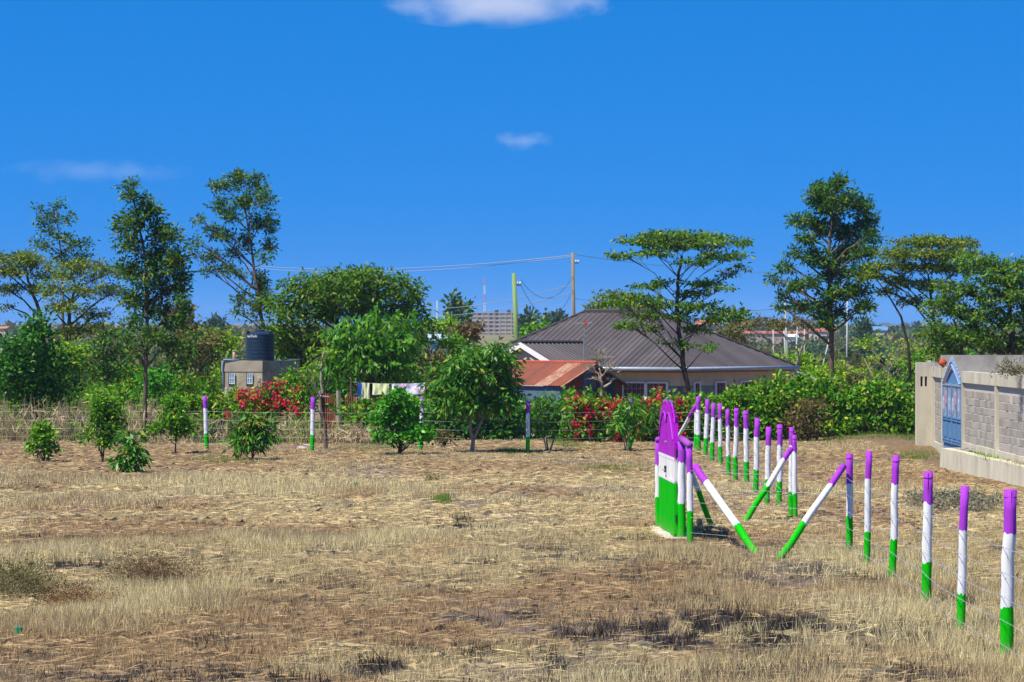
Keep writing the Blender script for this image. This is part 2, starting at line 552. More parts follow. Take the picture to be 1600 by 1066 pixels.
def masks(x, y):
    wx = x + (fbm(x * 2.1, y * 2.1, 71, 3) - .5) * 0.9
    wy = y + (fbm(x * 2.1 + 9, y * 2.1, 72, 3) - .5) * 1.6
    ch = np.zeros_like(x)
    for (cx, cy, rx, ry, s) in CHAR_SHADE:
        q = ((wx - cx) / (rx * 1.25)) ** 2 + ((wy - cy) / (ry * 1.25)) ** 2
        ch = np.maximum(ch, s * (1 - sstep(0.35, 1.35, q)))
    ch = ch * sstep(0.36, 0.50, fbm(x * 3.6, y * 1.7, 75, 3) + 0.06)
    bare = sstep(0.57, 0.74, fbm(x * 0.55 + 4, y * 0.30, 81, 4)) * 0.85
    bare = np.maximum(bare, (1 - sstep(26.5, 28.6, y + (fbm(x * 1.5, y, 83, 3) - .5) * 2)) * (x < 4) * 0.7)     # trodden strip in front
    path = np.exp(-((x - (3.7 + 0.02 * (y - 28))) / 0.7) ** 2) * (y < 44) * (y > 24)
    brown = sstep(0.50, 0.67, fbm(x * 0.33 + 8, y * 0.17 + 2, 91, 4))
    brown = np.maximum(brown, sstep(64, 70, y) * (1 - sstep(86, 92, y)) * 0.85)
    pale = sstep(0.47, 0.63, fbm(x * 0.22 + 1, y * 0.20 + 7, 97, 4))
    return ch, np.clip(bare, 0, 1), path, brown, pale


# ------------------------------------------------------------------ ground: one sheet to the horizon
def axis(lo, f0, f1, hi, step, g=1.22):
    a = [f0]
    s = step
    while a[-1] > lo:
        s *= g; a.append(a[-1] - s)
    a = a[::-1]
    n = int((f1 - f0) / step)
    a += [f0 + step * (i + 1) for i in range(n)]
    s = step
    while a[-1] < hi:
        s *= g; a.append(a[-1] + s)
    return np.array(a)


xs = axis(-4000, -19, 19, 4000, 0.13, 1.25)
ys = axis(-60, 24, 93, 7000, 0.14, 1.07)
X, Y = np.meshgrid(xs, ys)
Z = H(X, Y)
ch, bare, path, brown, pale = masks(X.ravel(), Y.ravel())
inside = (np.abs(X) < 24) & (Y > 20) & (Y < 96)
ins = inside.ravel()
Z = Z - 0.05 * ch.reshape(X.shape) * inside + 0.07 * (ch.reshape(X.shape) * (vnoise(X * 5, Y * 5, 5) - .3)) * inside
nx, ny = len(xs), len(ys)
me = bpy.data.meshes.new('ground')
me.vertices.add(nx * ny)
me.vertices.foreach_set('co', np.stack([X.ravel(), Y.ravel(), Z.ravel()], 1).astype(np.float32).ravel())
ii = np.arange(nx * ny).reshape(ny, nx)
q = np.stack([ii[:-1, :-1], ii[:-1, 1:], ii[1:, 1:], ii[1:, :-1]], -1).reshape(-1, 4)
me.loops.add(q.size)
me.loops.foreach_set('vertex_index', q.ravel().astype(np.int32))
me.polygons.add(len(q))
me.polygons.foreach_set('loop_start', np.arange(len(q), dtype=np.int32) * 4)
me.polygons.foreach_set('loop_total', np.full(len(q), 4, dtype=np.int32))
me.polygons.foreach_set('use_smooth', np.ones(len(q), dtype=bool))
at = me.color_attributes.new('soil', 'FLOAT_COLOR', 'POINT')
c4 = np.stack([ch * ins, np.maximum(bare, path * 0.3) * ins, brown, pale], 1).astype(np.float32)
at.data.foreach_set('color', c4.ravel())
me.update(calc_edges=True)

m, n, b = mat('dry_field_soil')
a = n.nodes.new('ShaderNodeAttribute'); a.attribute_name = 'soil'
sp = n.nodes.new('ShaderNodeSeparateColor')
n.links.new(a.outputs['Color'], sp.inputs[0])
t = n.nodes.new('ShaderNodeTexCoord')


def noise(n, scale, detail=6, stretch=None):
    no = n.nodes.new('ShaderNodeTexNoise')
    no.inputs['Scale'].default_value = scale; no.inputs['Detail'].default_value = detail
    no.inputs['Roughness'].default_value = 0.7
    mp = n.nodes.new('ShaderNodeMapping')
    if stretch: mp.inputs['Scale'].default_value = stretch
    n.links.new(t.outputs['Object'], mp.inputs[0]); n.links.new(mp.outputs[0], no.inputs['Vector'])
    return no


def ramp(n, src, stops):
    r = n.nodes.new('ShaderNodeValToRGB')
    e = r.color_ramp.elements
    while len(e) < len(stops): e.new(0.5)
    for i, (p, c) in enumerate(stops):
        e[i].position = p; e[i].color = (*c, 1)
    n.links.new(src, r.inputs[0])
    return r


def mixc(n, fac, A, B):
    mx = n.nodes.new('ShaderNodeMix'); mx.data_type = 'RGBA'
    if isinstance(fac, float): mx.inputs[0].default_value = fac
    else: n.links.new(fac, mx.inputs[0])
    n.links.new(A, mx.inputs[6]); n.links.new(B, mx.inputs[7])
    return mx.outputs[2]


n1 = noise(n, 9, 8); n2 = noise(n, 2.2, 6); n3 = noise(n, 0.02, 8)
straw = ramp(n, n1.outputs['Fac'], [(0.30, (0.10, 0.072, 0.042)), (0.52, (0.24, 0.175, 0.088)), (0.72, (0.40, 0.30, 0.145))])
brn = ramp(n, n1.outputs['Fac'], [(0.30, (0.085, 0.054, 0.036)), (0.55, (0.20, 0.13, 0.072)), (0.75, (0.31, 0.205, 0.11))])
soil = ramp(n, n1.outputs['Fac'], [(0.30, (0.085, 0.065, 0.058)), (0.55, (0.17, 0.13, 0.11)), (0.75, (0.26, 0.20, 0.16))])
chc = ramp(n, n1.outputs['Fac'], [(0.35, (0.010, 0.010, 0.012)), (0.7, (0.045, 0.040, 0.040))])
far = ramp(n, n3.outputs['Fac'], [(0.35, (0.10, 0.115, 0.035)), (0.5, (0.22, 0.17, 0.08)), (0.62, (0.12, 0.14, 0.04))])
c = mixc(n, sp.outputs['Blue'], straw.outputs[0], brn.outputs[0])
c = mixc(n, sp.outputs['Green'], c, soil.outputs[0])
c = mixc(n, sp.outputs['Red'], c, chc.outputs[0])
sx = n.nodes.new('ShaderNodeSeparateXYZ')
n.links.new(t.outputs['Object'], sx.inputs[0])
mr = n.nodes.new('ShaderNodeMapRange')
mr.inputs['From Min'].default_value = 100; mr.inputs['From Max'].default_value = 180
n.links.new(sx.outputs['Y'], mr.inputs['Value'])
c = mixc(n, mr.outputs[0], c, far.outputs[0])
n.links.new(c, b.inputs['Base Color'])
b.inputs['Roughness'].default_value = 0.95
b.inputs['Specular IOR Level'].default_value = 0.1
bp = n.nodes.new('ShaderNodeBump'); bp.inputs['Strength'].default_value = 0.9; bp.inputs['Distance'].default_value = 0.05
n.links.new(n1.outputs['Fac'], bp.inputs['Height']); n.links.new(bp.outputs[0], b.inputs['Normal'])
me.materials.append(m)
ground = link('ground', me)
tag(ground, 'dry stubble field with burnt and painted shadow patches reaching to the low hills', 'ground', kind='structure')

# ------------------------------------------------------------------ dry grass
gm, gn, gb = mat('dry_grass_blade')
a = gn.nodes.new('ShaderNodeAttribute'); a.attribute_name = 'tint'
gn.links.new(a.outputs['Color'], gb.inputs['Base Color'])
gb.inputs['Roughness'].default_value = 0.75; gb.inputs['Specular IOR Level'].default_value = 0.15
tr = gn.nodes.new('ShaderNodeBsdfTranslucent'); mx = gn.nodes.new('ShaderNodeMixShader'); mx.inputs[0].default_value = 0.3
gn.links.new(a.outputs['Color'], tr.inputs['Color'])
gn.links.new(gb.outputs[0], mx.inputs[1]); gn.links.new(tr.outputs[0], mx.inputs[2])
gn.links.new(mx.outputs[0], gn.nodes['Material Output'].inputs['Surface'])


def field_points(n, d0, d1, power=1.0):
    """random ground points between two distances, across a little more than the view"""
    d = d0 + (d1 - d0) * R.random(n) ** power
    w = 0.25 * d + 1.2
    x = (R.random(n) * 2 - 1) * w
    return x, d


def blades(name, x, y, z, h, w, lean, col, label):
    n = len(x)
    az = R.random(n) * 2 * np.pi
    dirx = np.cos(az); diry = np.sin(az)
    yaw = R.random(n) * np.pi
    V = np.empty((n, 3, 3))
    bx = np.cos(yaw) * w / 2; by = np.sin(yaw) * w / 2
    V[:, 0] = np.stack([x - bx, y - by, z], 1)
    V[:, 1] = np.stack([x + bx, y + by, z], 1)
    V[:, 2] = np.stack([x + dirx * lean * h, y + diry * lean * h, z + h], 1)
    o = quads(name, V.reshape(-1, 3), n, gm, None, col, tri=True)
    return tag(o, label, 'grass', kind='stuff')


def straw_col(n, brown, pale):
    t = R.random((n, 1))
    c = np.array([0.70, 0.555, 0.28]) * (0.4 + 0.8 * t)
    cb = np.array([0.46, 0.305, 0.15]) * (0.4 + 0.9 * t)
    cp = np.array([0.84, 0.71, 0.37]) * (0.5 + 0.6 * t)
    br = np.clip(brown + R.normal(size=n) * 0.28, 0, 1)[:, None]; pl = np.clip(pale + R.normal(size=n) * 0.25, 0, 1)[:, None]
    out = c * (1 - br) + cb * br
    return np.clip(out * (1 - pl * (1 - br * .6)) + cp * pl * (1 - br * .6), 0, 1)


def make_stubble():
    Xs = []; Ys = []; Hs = []; Ws = []; Ls = []; Cs = []
    for (n, d0, d1, w0, h0) in ((520000, 24.5, 46, 0.009, 0.115), (540000, 44, 92, 0.015, 0.10)):
        x, y = field_points(n, d0, d1)
        ch, bare, path, brown, pale = masks(x, y)
        tuft = fbm(x * 1.6, y * 1.6, 57, 3)
        keep = R.random(n) < np.clip(0.45 + 1.6 * (tuft - 0.34) + 0.4 * pale, 0.2, 1) * (1 - 0.6 * bare) * (1 - 0.95 * ch) * (1 - 0.8 * path)
        keep &= ~((x > 11.2) & (y > 58))
        x = x[keep]; y = y[keep]; k = keep.sum()
        tall = 0.5 + 0.9 * pale[keep] + 0.9 * np.clip(tuft[keep] - 0.45, 0, 1)
        tall *= 1 - 0.45 * (y > 66)
        Xs.append(x); Ys.append(y)
        Hs.append(h0 * tall * (0.5 + 0.9 * R.random(k))); Ws.append(w0 * (0.7 + 0.6 * R.random(k)))
        Ls.append(np.abs(R.normal(size=k)) * 0.45); Cs.append(straw_col(k, brown[keep], pale[keep]))
    x = np.concatenate(Xs); y = np.concatenate(Ys)
    blades('dry_stubble', x, y, H(x, y) - 0.005, np.concatenate(Hs), np.concatenate(Ws), np.concatenate(Ls), np.concatenate(Cs),
           'upright pale straw stubble covering the field')


def make_litter():
    n = 150000
    x, y = field_points(n, 24.5, 90, 1.15)
    ch, bare, path, brown, pale = masks(x, y)
    keep = R.random(n) < (0.35 + 0.65 * fbm(x * .9, y * .9, 63, 3)) * (1 - 0.8 * ch) * (1 - 0.55 * bare)
    keep &= ~((x > 11.2) & (y > 58))
    x = x[keep]; y = y[keep]; k = len(x)
    z = H(x, y) + 0.008 + 0.035 * R.random(k) ** 2
    ln = 0.10 + 0.30 * R.random(k) ** 1.5
    w = np.where(y < 46, 0.006, 0.012) * (0.7 + 0.6 * R.random(k))
    az = R.normal(size=k) * 0.6 + np.where(R.random(k) < .7, 0.15, 1.5)
    dx = np.cos(az); dy = np.sin(az)
    tilt = R.normal(size=k) * 0.10
    V = np.empty((k, 3, 3))
    V[:, 0] = np.stack([x, y, z], 1)
    V[:, 1] = np.stack([x + dx * ln * .5 - dy * w, y + dy * ln * .5 + dx * w, z + np.abs(tilt) * ln * .5 + w * 0.8], 1)
    V[:, 2] = np.stack([x + dx * ln, y + dy * ln, z + tilt * ln], 1)
    o = quads('straw_litter', V.reshape(-1, 3), k, gm, None, straw_col(k, brown[keep], pale[keep] * 0.6 + path[keep] * 0.5), tri=True)
    tag(o, 'loose cut straw lying flat over the field', 'straw', kind='stuff')


def make_char_shade():
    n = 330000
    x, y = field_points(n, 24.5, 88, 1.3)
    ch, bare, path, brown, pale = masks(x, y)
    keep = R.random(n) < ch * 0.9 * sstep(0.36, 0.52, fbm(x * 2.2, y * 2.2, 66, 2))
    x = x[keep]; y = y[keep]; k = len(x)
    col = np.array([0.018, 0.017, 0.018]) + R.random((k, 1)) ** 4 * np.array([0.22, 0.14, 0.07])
    blades('burnt_shade_stubble', x, y, H(x, y) - 0.03, 0.05 + 0.13 * R.random(k) * (0.4 + ch[keep]), np.where(y < 45, .012, .02) * (0.7 + .6 * R.random(k)),
           np.abs(R.normal(size=k)) * 0.6, col, 'blackened tufts of burnt grass and painted shadow in the field')


def make_green():
    """a few green shoots: by the block wall, along the far fence, near the pier"""
    spots = [(1560, 640, 1, 30), (620, 700, 45, 5), (580, 703, 70, 4), (900, 697, 40, 8), (880, 690, 30, 5), (1430, 716, 40, 6), (1490, 715, 25, 8), (1400, 692, 60, 4),
             (1280, 692, 80, 4), (690, 783, 16, 6), (1330, 690, 60, 3), (345, 720, 60, 5), (960, 735, 60, 8), (1440, 695, 30, 4), (795, 707, 25, 3), (470, 690, 60, 3), (100, 690, 80, 3), (200, 688, 80, 3)]
    Xs = []; Ys = []
    for (px, py, w, hh) in spots:
        if py < 660: continue
        n = 700
        a = px + R.normal(size=n) * w * 0.5; q = py + R.normal(size=n) * hh * 0.5
        q = np.maximum(q, 684)
        d = gd(q)
        Xs.append((a - 800) / F * d); Ys.append(d)
    x = np.concatenate(Xs); y = np.concatenate(Ys); k = len(x)
    col = np.array([0.10, 0.20, 0.02]) * (0.6 + 0.8 * R.random((k, 1))) + R.random((k, 1)) * np.array([.08, .05, .02])
    blades('green_shoots', x, y, H(x, y), 0.05 + 0.10 * R.random(k), 0.014 + 0 * x, np.abs(R.normal(size=k)) * 0.6, col, 'thin green grass shoots near the far fence')


make_stubble(); make_litter(); make_char_shade(); make_green()

# ------------------------------------------------------------------ fence posts
def post(p0, p1, r, bands, label, group, wob=0.004, cat='post', strip=True, seed=0, name='fence_post', crack=False):
    """painted wooden post from p0 (ground) to p1 (top); bands = heights (fractions) of green/white and white/purple"""
    rg = random.Random(seed * 31 + 5)
    p0 = Vector(p0); p1 = Vector(p1)
    ax = p1 - p0
    Lh = ax.length
    rot = Vector((0, 0, 1)).rotation_difference(ax.normalized())
    root = thing(name, p0, label, cat, group)
    N = 14
    f1, f2 = bands
    fr = [(-0.09, 1.04, 2), (0.0, 1.03, 2), (f1 * .5, 1.0, 2), (f1, 1.0, 1), (f1 + (f2 - f1) * .33, .985, 1), (f1 + (f2 - f1) * .66, .98, 1), (f2, .97, 0), (f2 + (1 - f2) * .5, .96, 0), (1.0, .95, 0)]
    mb = MB()
    vs = []
    wx = [rg.gauss(0, wob) for _ in fr]; wy = [rg.gauss(0, wob) for _ in fr]
    for i, (f, s, _) in enumerate(fr):
        for k in range(N):
            t = 2 * math.pi * k / N
            rr = r * s * (1 + 0.05 * math.sin(2 * t + seed) + rg.gauss(0, 0.012))
            z = f * Lh + (rg.gauss(0, 0.017) if i in (3, 6) else 0) + (rg.gauss(0, .004) if i == 8 else 0)
            vs.append(rot @ Vector((math.cos(t) * rr + wx[i], math.sin(t) * rr + wy[i], z)))
    mb.v = [tuple(v) for v in vs]
    for i in range(len(fr) - 1):
        for k in range(N):
            k2 = (k + 1) % N
            mb.f.append((i * N + k, i * N + k2, (i + 1) * N + k2, (i + 1) * N + k)); mb.mi.append(fr[i][2])
    c = len(mb.v)
    top = rot @ Vector((wx[-1], wy[-1], Lh + 0.004))
    mb.v.append(tuple(top))
    for k in range(N):
        mb.f.append(((len(fr) - 1) * N + k, (len(fr) - 1) * N + (k + 1) % N, c)); mb.mi.append(0)
    o = mb.build('painted_pole', [PURPLE, WHITE, GREEN], root, smooth=True)
    if crack:
        ck = MB(); t = math.radians(-90 + 12 * (seed % 3 - 1))
        ln_ = [rot @ Vector((math.cos(t + dt) * r * .965 + wx[-1], math.sin(t + dt) * r * .965 + wy[-1], Lh * f)) for f, dt in ((.99, 0), (.93, .05), (.86, .02), (.82, .09), (.78, .07))]
        ck.tube(ln_, [.0035, .004, .003, .002, .0008], 4); ck.build('crack', DARKM, root)
    if strip:
        s = MB()
        z0 = Lh * 0.955
        ring = []
        for zz, e in ((z0 - .012, 1.0), (z0 - .010, 1.045), (z0 + .010, 1.045), (z0 + .012, 1.0)):
            for k in range(N):
                t = 2 * math.pi * k / N
                rr = r * .965 * e * (1 + 0.05 * math.sin(2 * t + seed))
                ring.append(rot @ Vector((math.cos(t) * rr + wx[-1], math.sin(t) * rr + wy[-1], zz)))
        fs = [(i * N + k, i * N + (k + 1) % N, (i + 1) * N + (k + 1) % N, (i + 1) * N + k) for i in range(3) for k in range(N)]
        s.add(ring, fs)
        s.build('binding_strip', PURPLE, root, smooth=True)
    return root, p0, p1


def mkpost(bx, by, tx, ty, wpx, bands, label, group, seed, **kw):
    d = gd(by)
    base = P(bx, by, d); base.z = float(H(np.array([base.x]), np.array([d]))[0])
    top = P(tx, ty, d)
    return post(base, top, wpx * d / F / 2, bands, label, group, seed=seed, **kw)


GN = 'posts of the fence run from the gate forwards'
GB = 'posts of the fence run from the gate back to the hedge'
GL = 'posts of the fence along the shrubs'
near = [mkpost(1571, 1025, 1579, 765, 20, (.30, .745), 'thickest post of the front fence row with cracked purple top', None, 1, crack=True),
        mkpost(1500, 990, 1508, 760, 13, (.27, .70), 'thinnest purple, white and green post of the front fence row', None, 2),
        mkpost(1447, 943, 1451, 737, 15, (.305, .76), 'split purple, white and green post with white band shorter than its neighbours', None, 3, crack=True),
        mkpost(1394, 902, 1400, 712, 12, (.325, .775), 'purple, white and green post third along the fence from the leaning corner brace', None, 4),
        mkpost(1354, 884, 1358, 705, 11, (.29, .75), 'purple, white and green post second along the fence from the leaning corner brace', None, 5),
        mkpost(1327, 865, 1328, 709, 11, (.365, .70), 'purple, white and green corner post that a leaning brace rests against', None, 6)]
# one more post of the same run just outside the frame carries the wires on
e0 = Vector((5.25, 25.0, float(H(np.array([5.25]), np.array([25.0]))[0])))
off = post(e0, e0 + Vector((0.02, 0, 1.72)), 0.06, (.3, .74), 'purple, white and green post carrying the fence wires past the field edge', None, seed=7)
back_px = [(1091.6, 707, 1090.5, 620), (1102, 713, 1105.8, 624), (1112.6, 720.5, 1115, 630.5), (1125.6, 728, 1125, 631), (1139, 743, 1136.5, 640),
           (1148.5, 749.6, 1151, 638), (1166.7, 756, 1165, 642), (1181, 769, 1183, 653.6), (1198, 788.5, 1201, 667.5), (1217.3, 792, 1219, 663.6)]
back = [mkpost(a, b_, c_, e, 7.0 if i < 5 else 8.0 + .2 * (i - 5), (.30 + .012 * (i % 3), .76 - .015 * (i % 2)),
               'purple, white and green post in the fence row running from gate recess to hedge', GB, 20 + i, strip=(i > 4)) for i, (a, b_, c_, e) in enumerate(back_px)]
cor1 = mkpost(1235.5, 806, 1237, 668, 8, (.27, .79), 'taller of two corner posts tied together behind the gate recess', None, 41)
cor2 = mkpost(1242.6, 809.5, 1241, 680, 8, (.29, .80), 'shorter of two corner posts tied together behind the gate recess', None, 42)
end2 = mkpost(1086.5, 701, 1088, 633, 5.5, (.32, .82), 'shorter post doubled behind the last corner post by the hedge', None, 43, strip=False)
left_px = [(163, 703, 163, 619), (323, 703, 320, 619), (487.5, 706, 489, 621), (657, 705, 659.5, 620), (824.5, 709, 825, 627), (984, 705, 986, 622)]
left_lab = ['post mostly hidden behind bushy shrub, only purple top showing', 'purple, white and green post standing by dry maize before the tank house',
            'purple, white and green post beside a thin bare sapling', 'post hidden behind the round dark green shrub, green foot showing',
            'shaded purple, white and green post under the large mango tree', 'post behind a mango sapling, white and green foot showing']
leftp = [mkpost(a, b_, c_, e, 6.6, (.31, .77), left_lab[i], None, 50 + i, strip=False) for i, (a, b_, c_, e) in enumerate(left_px)]


def brace(foot, head, wpx, bands, label, seed, d_head, name='brace_post'):
    f0 = G(*foot); h = P(head[0], head[1], d_head)
    return post(f0, h, wpx * f0.y / F / 2, bands, label, None, seed=seed, name=name, cat='brace post')


brace((1181, 866), (1086, 729), 13, (.30, .80), 'leaning purple, white and green brace against the gate side post', 61, 43.7)
brace((1219, 876), (1318, 728), 11.5, (.36, .78), 'leaning purple, white and green brace against the front corner post', 62, 41.9)
brace((1165, 815), (1236, 701), 9, (.47, .84), 'leaning brace against the doubled corner posts behind the recess', 63, 50.2)
brace((1111, 820), (1062, 690), 8, (.42, .80), 'shaded leaning brace with dark green foot behind the gate', 64, 47.9)
brace((1050, 704), (1087, 634), 5.5, (.3, .74), 'leaning brace at the last corner post by the hedge', 65, 80.8)

# gate side posts
g_near = mkpost(1065, 843, 1065, 690, 12, (.365, .785), 'thick gate post with purple crosspiece on the hinge side of the gate', None, 71, strip=False)
g_side = mkpost(1078.5, 851, 1077, 700, 10, (.33, .74), 'second post joined to the thick gate post by a purple crosspiece', None, 72, strip=False)
g_far = mkpost(1028, 825, 1028, 690, 9, (.35, .72), 'gate post on the far side of the gate', None, 73, strip=False)
g_far2 = mkpost(1034, 816, 1034, 690, 7, (.35, .74), 'slim post behind the far gate post', None, 74, strip=False)


def cross(a, b_, r, label):
    a = Vector(a); b_ = Vector(b_)
    dv = (b_ - a).normalized()
    o = thing('crosspiece', a, label, 'crosspiece')
    mb = MB(); mb.tube([dv * -.05, (b_ - a) * .5 + Vector((0, 0, .012)), (b_ - a) + dv * .05], r, 12)
    mb.build('painted_pole', PURPLE, o, smooth=True)


cross(g_near[2] + Vector((0, 0, .035)), g_side[2] + Vector((0, 0, .05)), 0.058, 'short purple pole laid across the thick gate post and its neighbour')
cross(g_far[2] + Vector((0, 0, .03)), g_far2[2] + Vector((0, 0, .03)), 0.05, 'short purple pole laid across the far gate post')


def strand(pts, label, group, r=0.0026, sag=0.02, barb=0.16, seed=0):
    rg = random.Random(seed)
    o0 = Vector(pts[0])
    root = thing('barbed_wire', o0, label, 'wire', group)
    mb = MB(); bb = MB()
    line = []
    for a, b_ in zip(pts[:-1], pts[1:]):
        a = Vector(a); b_ = Vector(b_)
        sg = sag * (0.5 + rg.random())
        for i in range(6):
            t = i / 6
            line.append(a.lerp(b_, t) - Vector((0, 0, sg * 4 * t * (1 - t))) + Vector((0, 0, rg.gauss(0, .003))))
        nb = int((b_ - a).length / barb)
        for i in range(nb):
            t = (i + .5) / nb
            c = a.lerp(b_, t) - Vector((0, 0, sg * 4 * t * (1 - t))) - o0
            for _ in range(2):
                v = Vector((rg.gauss(0, 1), rg.gauss(0, 1), rg.gauss(0, 1))).normalized() * 0.014
                bb.tube([c - v, c + v], r * .6, 3, cap=False)
    line.append(Vector(pts[-1]))
    mb.tube([p - o0 for p in line], r, 4)
    mb.build('strand', WIRE, root)
    if bb.v: bb.build('barbs', WIRE, root)['kind'] = 'stuff'


def run(posts, side, label, group, hs_=(.17, .42, .67, .92, 1.18), barb=0.16, r=0.0026):
    for j, h in enumerate(hs_):
        pts = []
        for (_, p0, p1) in posts:
            t = min(0.97, h / (p1 - p0).length)
            pts.append(p0.lerp(p1, t) + Vector(side))
        strand(pts, label, group, r, seed=j, barb=barb)


run([off] + near, (-0.075, 0, 0), 'barbed wire strand along the front row of painted posts', 'front fence wires')
run([near[-1], g_side], (0, -0.07, 0), 'barbed wire strand crossing before the two leaning braces', 'wires across the front recess')
run([cor2] + back[::-1], (-0.07, 0, 0), 'barbed wire strand along the post row towards the hedge', 'rear fence wires', barb=.3)
run([cor1, g_far2], (0, 0.06, 0), 'barbed wire strand behind the gate to the doubled corner posts', 'wires across the rear recess', barb=.3)
ext = (None, G(-60, 703), G(-60, 703) + Vector((0, 0, 1.6)))
run([ext] + leftp + [back[0]], (0, -0.07, 0), 'barbed wire strand along the far fence past the shrubs', 'far fence wires', barb=.5, r=0.003)

# ------------------------------------------------------------------ the painted gate
def painted_gate():
    A = Vector((g_near[1].x - 0.085, g_near[1].y + 0.04, 0)); B_ = Vector((g_far[1].x + 0.04, g_far[1].y - 0.07, 0))
    ax = (B_ - A); Wd = ax.length; ax.normalize()
    nrm = Vector((-ax.y, ax.x, 0))          # towards the field (left)
    if nrm.x > 0: nrm = -nrm
    root = thing('painted_gate', A, 'tall double leaf gate painted purple, white and green with scalloped top', 'gate')

    def pt(s, z, o=0.0):
        return ax * s + nrm * o + Vector((0, 0, z))

    def top(s):                      # outline of the upper edge: two humps, falling to pointed ends
        t = abs(s / Wd * 2 - 1)      # 0 in the middle, 1 at the posts
        return float(np.interp(t, [0, .05, .12, .22, .34, .44, .54, .66, .78, .86, .905, .91, .955, 1.0], [2.11, 2.17, 2.25, 2.275, 2.275, 2.25, 2.20, 2.12, 2.0, 1.90, 1.86, 1.95, 2.08, 2.03]))
    nst = 6
    for leaf in (0, 1):
        s0 = 0.04 + leaf * (Wd / 2 - 0.01); s1 = s0 + Wd / 2 - 0.05
        lf = MB()
        # rectangular tube frame of the leaf
        for (a_, b2) in ((s0, s0 + .045), (s1 - .045, s1)):
            for (zz0, zz1, mi) in ((0.05, .95, 2), (.95, 1.33, 1), (1.33, 1.62, 0)):
                v = [pt(a_, zz0, -.02), pt(b2, zz0, -.02), pt(b2, zz0, .03), pt(a_, zz0, .03), pt(a_, zz1, -.02), pt(b2, zz1, -.02), pt(b2, zz1, .03), pt(a_, zz1, .03)]
                lf.add(v, [(0, 3, 2, 1), (4, 5, 6, 7), (0, 1, 5, 4), (1, 2, 6, 5), (2, 3, 7, 6), (3, 0, 4, 7)], mi)
        for (zc, hh, mi) in ((0.07, .022, 2), (0.95, .02, 1), (1.335, .025, 1)):
            v = [pt(s0, zc - hh, -.022), pt(s1, zc - hh, -.022), pt(s1, zc - hh, .036), pt(s0, zc - hh, .036), pt(s0, zc + hh, -.022), pt(s1, zc + hh, -.022), pt(s1, zc + hh, .036), pt(s0, zc + hh, .036)]
            lf.add(v, [(0, 3, 2, 1), (4, 5, 6, 7), (0, 1, 5, 4), (1, 2, 6, 5), (2, 3, 7, 6), (3, 0, 4, 7)], mi)
        leaf_o = lf.build('gate_leaf', [MAGENTA, WHITE, GREEN], root)
        # folded sheet strips: each one its own piece
        for i in range(nst):
            a_ = s0 + .045 + (s1 - s0 - .09) * i / nst; b2 = s0 + .045 + (s1 - s0 - .09) * (i + 1) / nst
            w = b2 - a_
            for (zz0, zz1, mm) in ((0.09, .945, GREEN), (.972, 1.31, CREAMP if i % 3 == 1 else WHITE), (1.362, None, MAGENTA)):
                st = MB()
                prof = [(a_ + .010, -.035), (a_ + w * .20, 0.034), (a_ + w * .72, 0.034), (b2 - .010, -.035)]
                vs = []
                for (s, o) in prof:
                    vs.append(pt(s, zz0, o)); vs.append(pt(s, zz1 if zz1 else top(s), o))
                bk = len(vs)
                for (s, o) in prof:
                    vs.append(pt(s, zz0, o - .004)); vs.append(pt(s, zz1 if zz1 else top(s), o - .004))
                fs = []
                for j in range(3):
                    fs.append((2 * j, 2 * j + 1, 2 * j + 3, 2 * j + 2))
                    fs.append((bk + 2 * j, bk + 2 * j + 2, bk + 2 * j + 3, bk + 2 * j + 1))
                    fs.append((2 * j + 1, bk + 2 * j + 1, bk + 2 * j + 3, 2 * j + 3))
                st.add(vs, fs)
                st.build('sheet_strip', mm, leaf_o)
    # scalloped top rail and the lower decorative rail, both bent pipe
    for (dz, o, r, lo, hi, mm) in ((0.0, .0, .018, .01, .99, MAGENTA), (-0.19, .04, .016, .07, .93, PURPLE)):
        mb = MB()
        pts = []
        for i in range(61):
            s = Wd * (lo + (hi - lo) * i / 60)
            pts.append(pt(s, top(s) + dz + (-.12 * max(0, abs(s / Wd * 2 - 1) - .35) if dz else 0), o))
        mb.tube(pts, r, 6)
        mb.build('scalloped_rail', mm, root, smooth=True)
    for i in range(17):               # spikes on top
        s = Wd * (0.22 + 0.56 * i / 16)
        mb = MB(); mb.tube([pt(s, top(s) - .03), pt(s, top(s) + .03), pt(s, top(s) + .07)], [.006, .006, .001], 5)
        mb.build('spike', STEEL, root)
    mb = MB()
    mb.box((-.02, -.02, 1.06), (.02, .02, 1.17), 0, Matrix.Translation(pt(Wd / 2, 0, .05)))
    mb.build('latch', DARKM, root)
    mb = MB(); mb.tube([pt(Wd / 2 - .08, 1.10, .06), pt(Wd / 2 - .08, 1.10, .09), pt(Wd / 2 + .10, 1.10, .09), pt(Wd / 2 + .10, 1.10, .06)], .009, 6)
    mb.build('bolt', STEEL, root)
    mb = MB(); mb.tube([pt(Wd / 2 + .03, 1.58, .02), pt(Wd / 2 + .03, 1.58, .06)], .02, 8)
    mb.build('peep_ring', STEEL, root)
    for zz in (.35, 1.45):
        for s in (.02, Wd - .02):
            mb = MB(); mb.tube([pt(s, zz - .06, 0), pt(s, zz + .06, 0)], .02, 8)
            mb.build('hinge', DARKM, root)
    # concrete sill under the gate
    sl = MB()
    n_ = 22
    vs = []
    rg = random.Random(3)
    for i in range(n_ + 1):
        s = -0.25 + (Wd + .5) * i / n_
        for o, z in ((-.24, -.06), (-.20, .035), (.20, .035), (.27, -.06)):
            vs.append(pt(s, z + rg.gauss(0, .012), o + rg.gauss(0, .03)))
    fs = [(i * 4 + j, i * 4 + j + 1, i * 4 + j + 5, i * 4 + j + 4) for i in range(n_) for j in range(3)]
    sl.add(vs, fs)
    o = sl.build('concrete_sill', CONC, None, smooth=True)
    o.location = A
